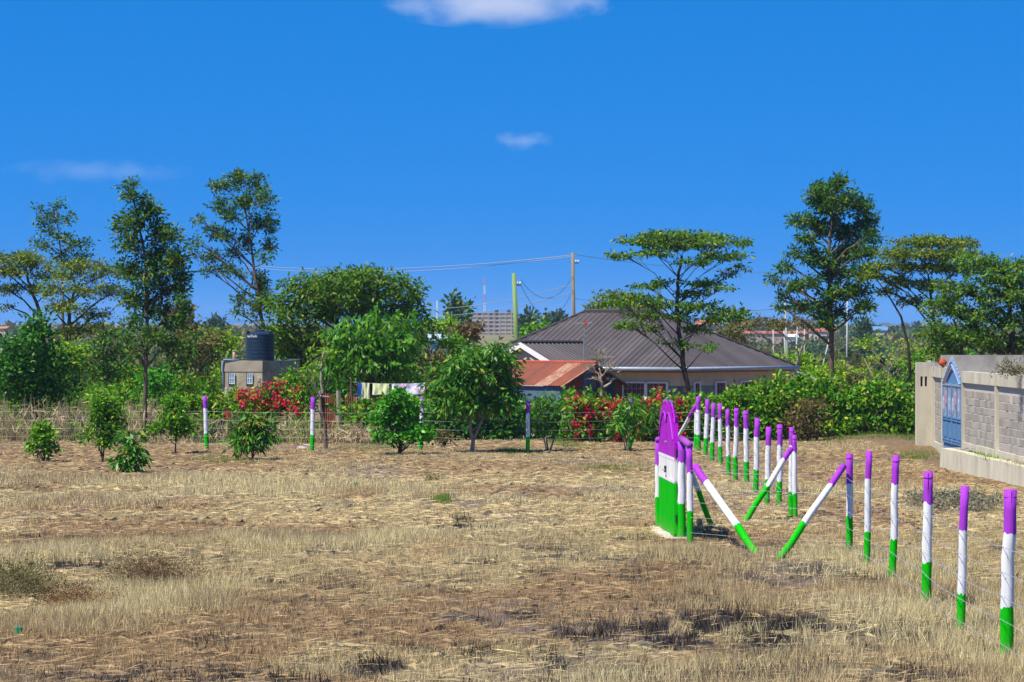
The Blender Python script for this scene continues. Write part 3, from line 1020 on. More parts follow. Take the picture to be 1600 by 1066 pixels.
    tag(o, 'rough pale concrete strip cast in the ground under the painted gate', 'sill')


painted_gate()

# ------------------------------------------------------------------ block wall with blue gate on the right
def wall_seg(name, label, A, B_, z0, z1, panels, thick=0.2, col=0.28):
    """concrete frame wall with recessed panels of quarry blocks; every block is a piece"""
    A = Vector(A); B_ = Vector(B_)
    ax = (B_ - A); Ln = ax.length; ax.normalize()
    nr = Vector((-ax.y, ax.x, 0))
    if nr.x > 0: nr = -nr                       # towards the field
    root = thing(name, A, label, 'wall')
    M = Matrix(((ax.x, -nr.x, 0, 0), (ax.y, -nr.y, 0, 0), (0, 0, 1, 0), (0, 0, 0, 1)))   # local x along, y away from the field
    mb = MB(); mb.box((0, .057, z0), (Ln, thick, z1 - .3), 0, M); mb.build('mortar_core', MORTAR, root)
    mb = MB(); mb.box((-.02, -.02, z1 - .30), (Ln + .02, thick + .02, z1), 0, M); mb.build('ring_beam', PLAST, root)
    mb = MB(); mb.box((0, .015, z0 - .4), (Ln, thick + .03, z0 + .16), 0, M); mb.build('plinth', PLAST, root)
    cols = [0] + list(np.cumsum(panels)) if panels else [0]
    for s in cols:
        mb = MB(); a0 = max(0, s - col / 2); a1 = min(Ln, s + col / 2)
        mb.box((a0, -.012, z0 - .4), (a1, thick + .012, z1 - .302), 0, M); mb.build('column', PLAST, root)
    bw, bh = 0.40, 0.2
    bm_ = None
    cnt = 0
    for s0, s1 in zip(cols[:-1], cols[1:]):
        a = s0 + col / 2 + .01; e = s1 - col / 2 - .01
        rows = int((z1 - .32 - z0 - .17) / bh)
        for r_ in range(rows):
            x = a - (bw / 2 if r_ % 2 else 0)
            while x < e - .06:
                xa = max(a, x) + .009; xb = min(e, x + bw) - .009
                if xb - xa > .05:
                    if bm_ is None:
                        b3 = MB()
                        b3.box((0, 0, 0), (1, .09, bh - .02)); 
                        # chipped front face: inset front slightly
                        b3.v = [(v[0] * (1 if v[1] > .01 else .97) + (0 if v[1] > .01 else .015), v[1], v[2] * (1 if v[1] > .01 else .94) + (0 if v[1] > .01 else .005)) for v in b3.v]
                        bm_ = b3.build('block', BLOCK, root)
                        ob = bm_
                    else:
                        ob = bpy.data.objects.new('block', bm_.data); COL.objects.link(ob); ob.parent = root
                    cnt += 1
                    ob.matrix_local = M @ Matrix.Translation((xa, .05 + rnd.gauss(0, .003), z0 + .175 + r_ * bh)) @ Matrix.Diagonal((xb - xa, 1, 1, 1))
                x += bw
    return root, M, A, ax, nr


WA, WB = (11.86, 58.2, 0), (12.1, 72.3, 0)
w1 = wall_seg('block_wall', 'long grey block wall with cream columns beside the blue gate', WB, WA, .46, 2.52, (5.6, 5.6, 2.75))
w2 = wall_seg('block_wall', 'short grey block wall panel between blue gate and slit pier', (12.57, 80.45, 0), (12.24, 76.3, 0), .20, 2.58, (4.0,), col=0.9)

# pier with two slits facing the field
pr = thing('slit_pier', (12.12, 80.45, 0), 'cream plastered pier with two narrow slits at the end of wall', 'pier')
zt = 2.70
xs_ = [0, .105, .165, .225, .285, .45]
for (a_, b2, z0, z1) in ((0, .45, -.3, 1.98), (0, .45, 2.28, zt), (0, .105, 1.98, 2.28), (.175, .235, 1.98, 2.28), (.305, .45, 1.98, 2.28)):
    mb = MB(); mb.box((a_, 0, z0), (b2, .35, z1)); mb.build('pier_section', PLAST, pr)
mb = MB(); mb.box((.01, .25, 1.97), (.44, .33, 2.29)); mb.build('slit_backing', STONE, pr)
# loose stones lying on the wall top
for (px, py, d, w, h) in ((1461, 569, 79.6, 13, 10), (1468, 571, 78.2, 8, 7), (1452, 566, 80.6, 8, 4)):
    p = P(px, py, d); s = d / F
    mb = MB()
    rg = random.Random(px)
    vs = [Vector((math.cos(t) * w * s * .5 * (1 + rg.gauss(0, .12)), math.sin(t) * .12 * (1 + rg.gauss(0, .1)), z)) for z, t in [(zz, tt) for zz in (0, h * s * .7) for tt in np.linspace(0, 6.28, 8)[:-1]]]
    vs = [Vector((v.x * (1 if v.z < .01 else .8), v.y * (1 if v.z < .01 else .8), v.z)) for v in vs]
    mb.add(vs, [(i, (i + 1) % 7, 7 + (i + 1) % 7, 7 + i) for i in range(7)] + [tuple(range(7, 14)), tuple(range(7))[::-1]])
    o = mb.build('loose_stone', STONE, None); o.location = (p.x, d, 2.585 if px > 1455 else 2.705)
    tag(o, {1461: 'large rough brown stone lying on the short wall panel', 1468: 'smaller stone lying next to a larger one on the wall', 1452: 'flat stone lying on top of the slit pier'}[px], 'stone')
# red lamp globe on the wall by the gate
p = P(1474, 575, 76.6)
lampo = thing('wall_lamp', (12.26, 76.5, 2.58), 'round red lamp on the wall top beside the blue gate', 'lamp')
mb = MB()
prof = [(0, .05), (.03, .05), (.05, .035), (.06, .09), (.13, .12), (.20, .10), (.25, .05), (.265, .005)]
mb.tube([(0, 0, z) for z, r in prof], [r for z, r in prof], 12); mb.build('globe', REDB, lampo, smooth=True)
mb = MB(); mb.box((-.2, -.04, 0), (.02, .04, .035)); mb.build('bracket', PLAST, lampo)


def blue_gate():
    A = Vector((12.12, 72.42, .46)); B_ = Vector((12.22, 76.2, .46))
    ax = B_ - A; Ln = ax.length; ax.normalize(); nr = Vector((-1, 0.02, 0)).normalized()
    root = thing('blue_gate', A, 'blue metal double gate with pointed arch top in the block wall', 'gate')
    root.scale = (1, 1, .85)

    def bx(par, nm, s0, s1, z0, z1, o0, o1, mm):
        v = [ax * s + nr * o + Vector((0, 0, z)) for z in (z0, z1) for (s, o) in ((s0, o0), (s1, o0), (s1, o1), (s0, o1))]
        mb = MB(); mb.add(v, [(0, 3, 2, 1), (4, 5, 6, 7), (0, 1, 5, 4), (1, 2, 6, 5), (2, 3, 7, 6), (3, 0, 4, 7)])
        return mb.build(nm, mm, par)
    for k in (0, 1):
        s0 = .02 + k * Ln / 2; s1 = s0 + Ln / 2 - .03
        lf = bx(root, 'gate_leaf', s0, s1, -0.3, .86, -.06, -.02, BLUEP)
        for (a_, b2) in ((s0, s0 + .1), (s1 - .1, s1), ((s0 + s1) / 2 - .05, (s0 + s1) / 2 + .05)):
            bx(lf, 'stile', a_, b2, .02, 1.98, -.015, .02, BLUEP)
        for z in (0.04, .12, .78, .86, 1.92):
            bx(lf, 'rail', s0 + .1, s1 - .1, z, z + .05, -.012, .03, BLUEP if z < 1.9 else BLUEL)
        q = (s1 - s0) / 2
        for j in (0, 1):
            bx(lf, 'lower_panel', s0 + j * q + .14, s0 + (j + 1) * q - .14, .22, .72, -.015, .012, BLUEP)
            # upper half open with a curtain of bars and scrap colour behind
            bx(lf, 'back_sheet', s0 + j * q + .11, s0 + (j + 1) * q - .3, .92, 1.90, -.05, -.03, BLUEP)
            for t in (.35, .55, .75):
                bx(lf, 'bar', s0 + j * q + q * t - .02, s0 + j * q + q * t + .02, .92, 1.92, -.01, .015, BLUEL)
        for t in (.2, .5, .8):
            mb = MB(); c = ax * (s0 + (s1 - s0) * t) + nr * .03 + Vector((0, 0, 1.15 + .2 * (t == .5)))
            mb.tube([c - Vector((0, 0, .16)), c, c + Vector((0, 0, .3)), c + Vector((0, 0, .42))], [.012, .04, .035, .008], 6)
            mb.build('finial', FADED if t == .5 else BLUEL, lf)
    # pointed arch
    for (dz, o, r, mm, hh) in ((0, .01, .035, BLUEP, .72), (-.16, .02, .03, BLUEL, .66), (-.28, .0, .03, BLUEL, .60)):
        mb = MB()
        w = Ln * (.46 + dz * .25)
        pts = [ax * (Ln / 2 + w * t) + nr * o + Vector((0, 0, 2.0 + (hh + dz * .3) * (1 - abs(t) ** 1.25))) for t in np.linspace(-1, 1, 25)]
        mb.tube(pts, r, 6); mb.build('arch_rail', mm, root, smooth=True)
    mb = MB()
    vs = []
    for t in np.linspace(-.9, .9, 15):
        s = Ln / 2 + Ln * .40 * t
        vs += [ax * s + nr * -.03 + Vector((0, 0, 1.98)), ax * s + nr * -.03 + Vector((0, 0, 2.0 + .5 * (1 - abs(t) ** 1.25)))]
    mb.add(vs, [(2 * i, 2 * i + 2, 2 * i + 3, 2 * i + 1) for i in range(14)])
    mb.build('arch_sheet', BLUEP, root)
    for i, t in enumerate(np.linspace(-.85, .85, 13)):
        s = Ln / 2 + Ln * .46 * t; z = 2.0 + .72 * (1 - abs(t) ** 1.25)
        mb = MB(); mb.tube([ax * s + Vector((0, 0, z)), ax * s + Vector((0, 0, z + .10)), ax * s + Vector((0, 0, z + .17))], [.03, .035, .004], 5)
        mb.build('arch_spike', BLUEL, root)


blue_gate()
# far wall behind, higher, facing the field
mb = MB(); mb.box((0, 0, 0), (9, .25, 2.90)); o = mb.build('rear_wall', CONC2, None); o.location = (14.15, 88.5, -.02)
tag(o, 'tall stained grey concrete wall standing behind the block wall', 'wall')
# terrace and its retaining wall
rt = thing('retaining_wall', (11.35, 71.2, 0), 'low pale concrete retaining wall before the block wall', 'wall')
mb = MB()
pts = [(0, 0, .50), (.12, -5, .49), (.28, -9, .46), (.5, -14.5, .44)]
rg = random.Random(4)
top_ = []; bot = []
for i in range(30):
    t = i / 29 * 14.5
    x = .5 * t / 14.5
    top_.append((x, -t, .505 - .005 * t + rg.gauss(0, .008))); bot.append((x - .03, -t, -.25))
vs = []
for a_, b2 in zip(top_, bot):
    vs += [b2, a_, (a_[0] + .25, a_[1], a_[2]), (b2[0] + .28, b2[1], b2[2])]
fs = [(i * 4 + j, i * 4 + j + 1, i * 4 + j + 5, i * 4 + j + 4) for i in range(29) for j in range(3)] + [(0, 3, 2, 1), (116, 117, 118, 119)]
mb.add(vs, fs); mb.build('concrete_face', PLAST, rt)
te = MB()
tpoly = [(11.48, 71.1), (11.48 + .5, 56.6), (22, 56.6), (22, 71.1)]
te.add([(x_, y_, z_) for z_ in (-.3, .40) for (x_, y_) in tpoly], [(0, 1, 2, 3)[::-1], (4, 7, 6, 5)[::-1], (0, 1, 5, 4), (1, 2, 6, 5), (2, 3, 7, 6), (3, 0, 4, 7)])
te.box((12.75, 71.106, -.3), (22, 80.2, .40)); te.box((11.95, 71.106, -.3), (12.74, 76.0, .10))
o = te.build('terrace', plain('terrace_soil', (0.26, 0.20, 0.13), .95, .4, 3, bump=.5))
tag(o, 'raised earth terrace behind the low retaining wall', 'terrace', kind='structure')
# stones at the end of the retaining wall
for i, (x, y, z, w) in enumerate(((11.75, 71.15, .46, .22), (11.95, 70.2, .44, .32))):
    mb = MB(); rg = random.Random(i + 90)
    ring = lambda r, z: [Vector((math.cos(t) * r * (1 + rg.gauss(0, .15)), math.sin(t) * r * (1 + rg.gauss(0, .15)), z)) for t in np.linspace(0, 6.28, 9)[:-1]]
    vs = ring(w, 0) + ring(w * 1.05, w * .3) + ring(w * .6, w * .6)
    mb.add(vs, [(k * 8 + j, k * 8 + (j + 1) % 8, (k + 1) * 8 + (j + 1) % 8, (k + 1) * 8 + j) for k in range(2) for j in range(8)] + [tuple(range(16, 24))])
    o = mb.build('boulder', STONE); o.location = (x, y, z - .08)
    tag(o, ('small rough boulder at the corner of the retaining wall', 'wide flat boulder on the terrace before the blue gate')[i], 'boulder')

# ------------------------------------------------------------------ house
TILE = plain('roof_sheet_brown_grey', (0.088, 0.077, 0.077), 0.65, 0.25, 0.7, stretch=(1, 1, 1), spec=0.25, col2=(0.062, 0.050, 0.050))
piece_var(TILE, .82, 1.2)
RIDGE = plain('roof_ridge', (0.06, 0.052, 0.052), 0.5, 0.2, 3)
GUTTER = plain('gutter_pale_blue', (0.36, 0.42, 0.50), 0.4, 0.2, 3, metal=.2)
CREAMW = plain('house_cream_wall', (0.60, 0.50, 0.36), 0.9, 0.12, 2)
GREYST = plain('house_grey_stone', (0.27, 0.26, 0.25), 0.9, 0.25, 4, bump=.3)
WFRAME = plain('window_white', (0.78, 0.76, 0.72), 0.6, 0.1, 6)
BROWNF = plain('window_grille_brown', (0.33, 0.15, 0.09), 0.6, 0.2, 6)
GLASS = plain('dark_window_glass', (0.05, 0.06, 0.075), 0.12, 0.3, 2, spec=0.6)
RUST = plain('rusty_iron', (0.25, 0.066, 0.030), 0.8, 0.5, 1.7, col2=(0.13, 0.050, 0.034), bump=.1)
RUSTL = plain('rust_worn_pale', (0.40, 0.25, 0.17), 0.75, 0.4, 4, col2=(.24, .08, .04))
RUSTR = plain('red_ridge_cap', (0.45, 0.09, 0.045), 0.7, 0.3, 4)
BLUESH = plain('blue_grey_sheet', (0.10, 0.15, 0.22), 0.6, 0.4, 3)


def slope(par, E0, e, w, L, Hh, a, b_, mats, sheet=0.78, rib=0.26, name='roof_sheet', mfun=None, rise=.035, rw=.05):
    """ribbed sheets on one roof slope. E0 eave start, e along the eave, w up the slope, a/b_ hip insets"""
    e = Vector(e).normalized(); w = Vector(w).normalized(); nr = e.cross(w).normalized()
    if nr.z < 0: nr = -nr

    def hm(s):
        v = 1.0
        if a > 0: v = min(v, s / a)
        if b_ > 0: v = min(v, (L - s) / b_)
        return max(0.0, v) * Hh
    s = 0.0; i = 0
    while s < L - 1e-4:
        s1 = min(L, s + sheet)
        prof = []
        t = s
        while t < s1 - 1e-6:
            for (ds, hgt) in ((0, 0), (rib - 2.2 * rw, 0), (rib - 1.6 * rw, rise), (rib - .6 * rw, rise), (rib, 0)):
                if t + ds <= s1 + 1e-6: prof.append((min(t + ds, s1), hgt))
            t += rib
        mb = MB(); vs = []
        for (q, hh) in prof:
            vs.append(E0 + e * q + nr * hh); vs.append(E0 + e * q + w * hm(q) + nr * hh)
        mb.add(vs, [(2 * j, 2 * j + 2, 2 * j + 3, 2 * j + 1) for j in range(len(prof) - 1)])
        mb.build(name, mfun(i) if mfun else mats, par)
        s = s1; i += 1


def house():
    C0 = P(1070, 577, 100.0); C0.z = 2.36
    u = Vector((-.8, .6, 0)); v = Vector((.6, .8, 0))
    root = thing('bungalow', (C0.x, C0.y, 0), 'bungalow with brown ribbed hip roof and cream walls behind the hedge', 'house')
    O = Vector((0, 0, 2.36))
    L1, L2, rz = 10.6, 8.0, 2.15
    hw = L2 / 2
    ia, ib = 4.0, 3.2
    R1 = O + u * ia + v * hw + Vector((0, 0, rz)); R2 = O + u * (L1 - ib) + v * hw + Vector((0, 0, rz))
    sl = math.hypot(hw, rz); wl = (v * hw + Vector((0, 0, rz))).normalized()
    slope(root, O.copy(), u, wl, L1, sl, ia, ib, TILE)
    # right slope: triangle, apex at R1
    sr = math.hypot(ia, rz); wr = (u * ia + Vector((0, 0, rz))).normalized()
    slope(root, O.copy(), v, wr, L2, sr, hw, hw, TILE, rise=.02)
    # hidden slopes, plain
    for poly in ([O + u * L1, O + u * L1 + v * L2, R2], [O + v * L2, O + u * L1 + v * L2, R2, R1]):
        mb = MB(); mb.add(poly, [tuple(range(len(poly)))]); mb.build('rear_slope', TILE, root)
    for a_, b2, r in ((R1, R2, .10), (O, R1, .06), (O + v * L2, R1, .06), (O + u * L1, R2, .06)):
        mb = MB(); mb.tube([a_ + Vector((0, 0, .02)), (a_ + b2) / 2 + Vector((0, 0, .03)), b2 + Vector((0, 0, .02))], r, 6); mb.build('ridge_cap', RIDGE, root)
    # gutters and fascia
    for e_, ln in ((u, L1), (v, L2)):
        q = Vector((e_.y, -e_.x, 0))
        if q.y > 0: q = -q
        mb = MB()
        a_ = O + q * .09 - e_ * .06 + Vector((0, 0, -.06)); b2 = O + q * .09 + e_ * (ln + .06) + Vector((0, 0, -.06))
        mb.tube([a_, b2], .075, 8); mb.build('gutter', GUTTER, root, smooth=True)
        mb = MB()
        mb.add([O - q * .02 + Vector((0, 0, -.02)), O - q * .02 + e_ * ln + Vector((0, 0, -.02)), O - q * .02 + e_ * ln + Vector((0, 0, -.2)), O - q * .02 + Vector((0, 0, -.2))], [(0, 1, 2, 3)])
        mb.build('fascia', BROWNF, root)
    # eave soffit and walls
    zt = 2.30; ins = .55
    I = lambda s, t: u * s + v * t
    mb = MB()
    mb.add([I(.03, .03) + Vector((0, 0, zt)), I(L1 - .03, .03) + Vector((0, 0, zt)), I(L1 - .03, L2 - .03) + Vector((0, 0, zt)), I(.03, L2 - .03) + Vector((0, 0, zt))], [(0, 1, 2, 3)])
    mb.build('soffit', CREAMW, root)
    c = [I(ins, ins), I(L1 - ins, ins), I(L1 - ins, L2 - ins), I(ins, L2 - ins)]
    for i in range(4):
        a_, b2 = c[i], c[(i + 1) % 4]
        d_ = (b2 - a_).normalized(); nn = Vector((d_.y, -d_.x, 0))
        ctr = (c[0] + c[2]) / 2
        if (a_ - ctr).dot(nn) < 0: nn = -nn
        ln = (b2 - a_).length

        def bx(nm, s0, s1, z0, z1, o0, o1, mm):
            vv = [a_ + d_ * s + nn * o + Vector((0, 0, z)) for z in (z0, z1) for (s, o) in ((s0, o0), (s1, o0), (s1, o1), (s0, o1))]
            q = MB(); q.add(vv, [(0, 3, 2, 1), (4, 5, 6, 7), (0, 1, 5, 4), (1, 2, 6, 5), (2, 3, 7, 6), (3, 0, 4, 7)])
            return q.build(nm, mm, root)
        bx('wall', 0, ln, -.2, 1.66, -.2, 0, GREYST)
        bx('upper_wall', -.005, ln + .005, 1.66, 2.28, -.2, .012, CREAMW)
        if i not in (0, 3): continue
        # block courses of grey stone standing proud
        z = 0.1
        while z < 1.6:
            bx('stone_course', .1, ln - .1, z, z + .23, 0, .018 + rnd.random() * .01, GREYST); z += .26
        wins = ((.6, .9), (1.55, 1.0), (4.2, 1.2), (6.6, 1.0)) if i == 0 else ((ln - 3.0, .6), (ln - 5.2, 1.0), (ln - 1.2, .3))
        for k, (s, w_) in enumerate(wins):
            zz0, zz1 = .75, 1.75
            fr = bx('window', s, s + w_, zz0, zz1, .02, .05, GLASS)
            for (a1, a2, b1, b3) in ((s - .09, s, zz0 - .08, zz1 + .06), (s + w_, s + w_ + .09, zz0 - .08, zz1 + .06), (s, s + w_, zz1, zz1 + .06), (s, s + w_, zz0 - .08, zz0)):
                f_ = bx('window_frame', a1, a2, b1, b3, .02, .085, WFRAME); f_.parent = fr
            for t in range(1, int(w_ / .22) + 1):
                q = s + w_ * t / (int(w_ / .22) + 1); f_ = bx('grille_bar', q - .018, q + .018, zz0, zz1, .055, .08, BROWNF); f_.parent = fr
            for t in range(1, 5):
                q = zz0 + (zz1 - zz0) * t / 5; f_ = bx('grille_bar', s, s + w_, q - .018, q + .018, .05, .075, BROWNF); f_.parent = fr
    # porch wing with its gable towards the field
    dr = Vector((-.6, -.8, 0)); sd = Vector((.8, -.6, 0))          # outwards, and towards the right
    base = u * 5.5 + v * 1.1
    hwp, zr, ze, lp = 1.45, 3.28, 2.55, 3.6
    tip = base + dr * lp
    Lr = (tip - base).length
    wv = (-sd * hwp + Vector((0, 0, zr - ze))); slr = wv.length
    slope(root, base + sd * hwp + Vector((0, 0, ze)), dr, wv, Lr + .35, slr, 0, 0, TILE)
    slope(root, base - sd * hwp + Vector((0, 0, ze)), dr, Vector((sd.x * hwp, sd.y * hwp, zr - ze)), Lr + .35, slr, 0, 0, TILE)
    mb = MB(); mb.tube([base + Vector((0, 0, zr + .02)), tip + dr * .36 + Vector((0, 0, zr + .02))], .08, 6); mb.build('ridge_cap', RIDGE, root)
    for s_ in (1, -1):
        a_ = tip + dr * .38 + Vector((0, 0, zr + .02)); b2 = tip + dr * .38 + sd * s_ * (hwp + .08) + Vector((0, 0, ze - .02))
        q = MB(); dz = Vector((0, 0, -.2)); th = dr * -.03
        q.add([a_, b2, b2 + dz, a_ + dz, a_ + th, b2 + th, b2 + dz + th, a_ + dz + th], [(0, 1, 2, 3), (4, 7, 6, 5), (0, 4, 5, 1), (3, 2, 6, 7), (1, 5, 6, 2), (0, 3, 7, 4)])
        q.build('bargeboard', WFRAME, root)
    q = MB()
    q.add([tip + sd * (hwp - .25) + Vector((0, 0, 0)), tip - sd * (hwp - .25), tip - sd * (hwp - .25) + Vector((0, 0, ze - .05)), tip + Vector((0, 0, zr - .12)), tip + sd * (hwp - .25) + Vector((0, 0, ze - .05))], [(0, 1, 2, 3, 4)])
    q.add([tip + sd * (hwp - .25), base + sd * (hwp - .25), base + sd * (hwp - .25) + Vector((0, 0, ze - .05)), tip + sd * (hwp - .25) + Vector((0, 0, ze - .05))], [(0, 1, 2, 3)])
    q.build('porch_wall', CREAMW, root)
    # downpipe sticking out on the right
    q = MB(); e_ = v * (L2 - .3) + Vector((0, 0, 2.2)); q.tube([e_, e_ + Vector((.9, -.1, -.35)), e_ + Vector((1.1, -.1, -2.2))], .05, 6); q.build('downpipe', GUTTER, root)


house()

# television aerial on the house side
an = thing('tv_aerial', (P(910, 560, 97).x, 97.0, 0), 'television aerial on a thin pole above the rusty shed', 'aerial')
mb = MB(); mb.tube([(0, 0, 0), (.02, 0, 2.0), (.09, 0, 4.05)], .018, 6); mb.build('mast_pole', STEEL, an)
mb = MB(); mb.tube([(-.25, .1, 3.98), (.35, -.1, 4.0)], .012, 5)
for i in range(6):
    x = -.2 + .1 * i; mb.tube([(x, -.25 + .02 * i, 3.99), (x, .25 - .02 * i, 3.99)], .008, 4)
mb.build('antenna_array', STEEL, an)
mb = MB(); mb.box((.05, -.06, 3.9), (.17, .06, 4.06)); mb.build('amplifier_box', REDB, an)

# rusty shed
def shed():
    d = 94.0
    ap = P(924, 567, d)                                    # gable apex, facing the field
    gx = Vector((.93, .36, 0)).normalized()                # along the gable wall, to the right
    back = Vector((-.62, .78, 0)).normalized()                    # along the ridge, away
    root = thing('rusty_shed', (ap.x, ap.y, 0), 'small shed with rusty red corrugated roof beside the bungalow', 'shed')
    zr = ap.z; ze = 1.78; hw = 1.30; Lr = 4.6
    for s in (-1, 1):
        E0 = gx * hw * s + Vector((0, 0, ze)) - back * .25
        w = -gx * hw * s + Vector((0, 0, zr - ze))
        slope(root, E0, back, w, Lr + .25, w.length, 0, 0, RUST, sheet=.75, rib=.15, rise=.02, rw=.04,
              mfun=(lambda i: RUSTL if i in (1,) else RUST) if s < 0 else None)
    mb = MB(); mb.tube([Vector((0, 0, zr + .015)) - back * .27, Vector((0, 0, zr + .015)) + back * Lr], .055, 6); mb.build('ridge_cap', RUSTR, root)
    for s in (-1, 1):
        mb = MB(); mb.tube([Vector((0, 0, zr - .04)) - back * .26, gx * (hw + .03) * s + Vector((0, 0, ze - .04)) - back * .26], .03, 4); mb.build('rake_board', RUSTL if s < 0 else DARKM, root)
    # walls of upright sheets
    n_ = 8
    for i in range(n_):
        t0 = -1 + 2 * i / n_; t1 = -1 + 2 * (i + 1) / n_
        s0 = t0 * (hw - .12); s1 = t1 * (hw - .12)
        z0 = zr - (zr - ze) * abs(s0) / hw - .06; z1 = zr - (zr - ze) * abs(s1) / hw - .06
        mb = MB(); mb.add([gx * s0, gx * s1, gx * s1 + Vector((0, 0, z1)), gx * s0 + Vector((0, 0, z0))], [(0, 1, 2, 3)])
        o = mb.build('wall_sheet', (BLUESH, RUST, RUST, BLUESH, RUST, RUST, DARKM, RUST)[i], root)
    mb = MB()
    for s in (-1, 1):
        a_ = gx * (hw - .12) * s
        mb.add([a_, a_ + back * (Lr - .2), a_ + back * (Lr - .2) + Vector((0, 0, ze - .02)), a_ + Vector((0, 0, ze - .02))], [(0, 1, 2, 3)])
    mb.build('side_wall', BLUESH, root)
    mb = MB(); mb.box((-.1, -.03, 1.55), (.16, .02, 1.95), 0, Matrix(((gx.x, -gx.y, 0, 0), (gx.y, gx.x, 0, 0), (0, 0, 1, 0), (0, 0, 0, 1)))); mb.build('window', GLASS, root)


shed()

# ------------------------------------------------------------------ tank house and tank
TANK = plain('tank_plastic', (0.012, 0.030, 0.055), 0.38, 0.25, 3, spec=0.5)
TEXTW = plain('tank_print_white', (0.8, 0.8, 0.82), 0.6, 0.05, 3)
PIPEB = plain('pipe_blue_grey', (0.20, 0.36, 0.50), 0.5, 0.2, 6)
RUBBLE = plain('rubble_plaster', (0.46, 0.39, 0.28), 0.95, 0.45, 3, bump=.6)


def tank_house():
    d = 105.0; k = d / F
    A = P(347, 600, d)                          # left corner of the lit face
    fx = Vector((.985, -.17, 0)); fb = Vector((.56, .83, 0))    # along the lit face; along the shaded side
    root = thing('tank_house', (A.x, A.y, 0), 'small stone pump house with two blue windows under the water tank', 'building')
    w, dp, z1 = 1.62, 2.3, 2.58
    MX = Matrix(((fx.x, -fx.y, 0, 0), (fx.y, fx.x, 0, 0), (0, 0, 1, 0), (0, 0, 0, 1)))

    def prism(nm, poly, z0, z1, mm):
        mb = MB(); n_ = len(poly)
        mb.add([Vector((p.x, p.y, z)) for z in (z0, z1) for p in poly], [tuple(range(n_))[::-1], tuple(range(n_, 2 * n_))] + [(i, (i + 1) % n_, n_ + (i + 1) % n_, n_ + i) for i in range(n_)])
        return mb.build(nm, mm, root)
    O = Vector((0, 0, 0))
    prism('wall', [O, fx * w, fx * w + fb * dp, fb * dp], -.2, 2.15, RUBBLE)
    prism('roof_beam', [fx * -.02 - fb * .02, fx * (w + .02) - fb * .02, fx * (w + .02) + fb * (dp + .02), fx * -.02 + fb * (dp + .02)], 2.152, z1, plain('beam_concrete', (.44, .37, .27), .9, .35, 2, bump=.3))
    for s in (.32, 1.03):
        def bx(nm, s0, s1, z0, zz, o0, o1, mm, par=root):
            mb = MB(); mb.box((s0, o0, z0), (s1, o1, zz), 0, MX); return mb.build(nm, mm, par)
        bx('reveal_shade', s - .055, s, 1.62, 2.10, -.03, 0, DARKM)  # dark strip standing for the shade of a recess that is not cut
        f_ = bx('window', s, s + .20, 1.70, 2.08, -.045, -.005, PIPEB)
        for (a_, b2, c_, e) in ((s - .01, s + .01, 1.68, 2.09), (s + .19, s + .21, 1.68, 2.09), (s + .01, s + .19, 1.675, 1.70), (s + .091, s + .109, 1.70, 2.08), (s + .01, s + .091, 1.878, 1.896), (s + .109, s + .19, 1.878, 1.896)):
            bx('window_bar', a_, b2, c_, e, -.06, -.046, WFRAME, f_)
    # face stones of the rubble wall
    cols = [plain('stone_' + nm, c, .95, .35, 6, bump=.4) for nm, c in (('buff', (.45, .38, .27)), ('blue', (.28, .34, .38)), ('rust', (.38, .19, .09)), ('grey', (.33, .32, .30)), ('cream', (.58, .50, .37)))]
    rg = random.Random(12)
    for r_ in range(9):
        x = .06
        z = .35 + r_ * .2
        while x < w - .15:
            ww = .12 + rg.random() * .14
            xx = min(x + ww, w - .04)
            if not any(s - .12 < xx and x < s + .27 and z + .2 > 1.6 for s in (.32, 1.03)) and z + .19 < 2.14:
                mb = MB(); j = lambda: rg.gauss(0, .018)
                a_ = [(x + j(), z + j()), (xx - .02 + j(), z + j()), (xx - .02 + j(), z + .17 + j()), ((x + xx) / 2 + j(), z + .19 + j()), (x + j(), z + .16 + j())]
                vs = [MX @ Vector((p[0], -.004, p[1])) for p in a_] + [MX @ Vector((p[0], -.026, p[1])) for p in [(q[0] * .94 + .06 * (x + xx) / 2, q[1] * .94 + .06 * (z + .09)) for q in a_]]
                mb.add(vs, [(5, 6, 7, 8, 9)] + [(i, (i + 1) % 5, 5 + (i + 1) % 5, 5 + i) for i in range(5)])
                mb.build('stone', rg.choice(cols), root)
            x = xx + .015
    def pipe(nm, pts, r, mm):
        mb = MB(); mb.tube(pts, r, 8); mb.build(nm, mm, root, smooth=True)
    e = lambda s, t, z: fx * s + fb * t + Vector((0, 0, z))
    pipe('downpipe', [e(.06, -.06, 0), e(.06, -.06, 2.4), e(.10, -.06, 2.62), e(.7, -.02, 2.63)], .025, PIPEB)
    pipe('side_pipe', [e(w + .05, 1.1, 0), e(w + .05, 1.1, 2.62), e(w + .1, 2.2, 2.62)], .022, PIPEB)
    pipe('vent_pipe', [e(.28, .3, 2.5), e(.28, .3, 2.95)], .055, plain('vent_clay', (.55, .36, .27), .8, .2, 5))
    pipe('vent_cap', [e(.28, .3, 2.95), e(.28, .3, 2.99)], .068, plain('vent_clay_cap', (.58, .42, .33), .8, .2, 5))
    # the tank stands on the roof: a thing of its own
    tc_ = e(1.02, .78, z1) + Vector((A.x, A.y, 0))
    tk = thing('water_tank', tc_, 'dark blue ribbed plastic water tank on the pump house roof', 'water tank')
    r = .56
    prof = [(0, r * .98)]
    for i in range(7):
        z = .02 + i * .145
        prof += [(z, r), (z + .125, r), (z + .130, r * 1.018), (z + .140, r * 1.018), (z + .145, r)]
    prof += [(1.055, r * .99), (1.08, r * .9), (1.13, r * .55), (1.15, r * .33)]
    mb = MB(); mb.tube([(0, 0, z) for z, _ in prof], [q for _, q in prof], 32); mb.build('tank_body', TANK, tk, smooth=False)
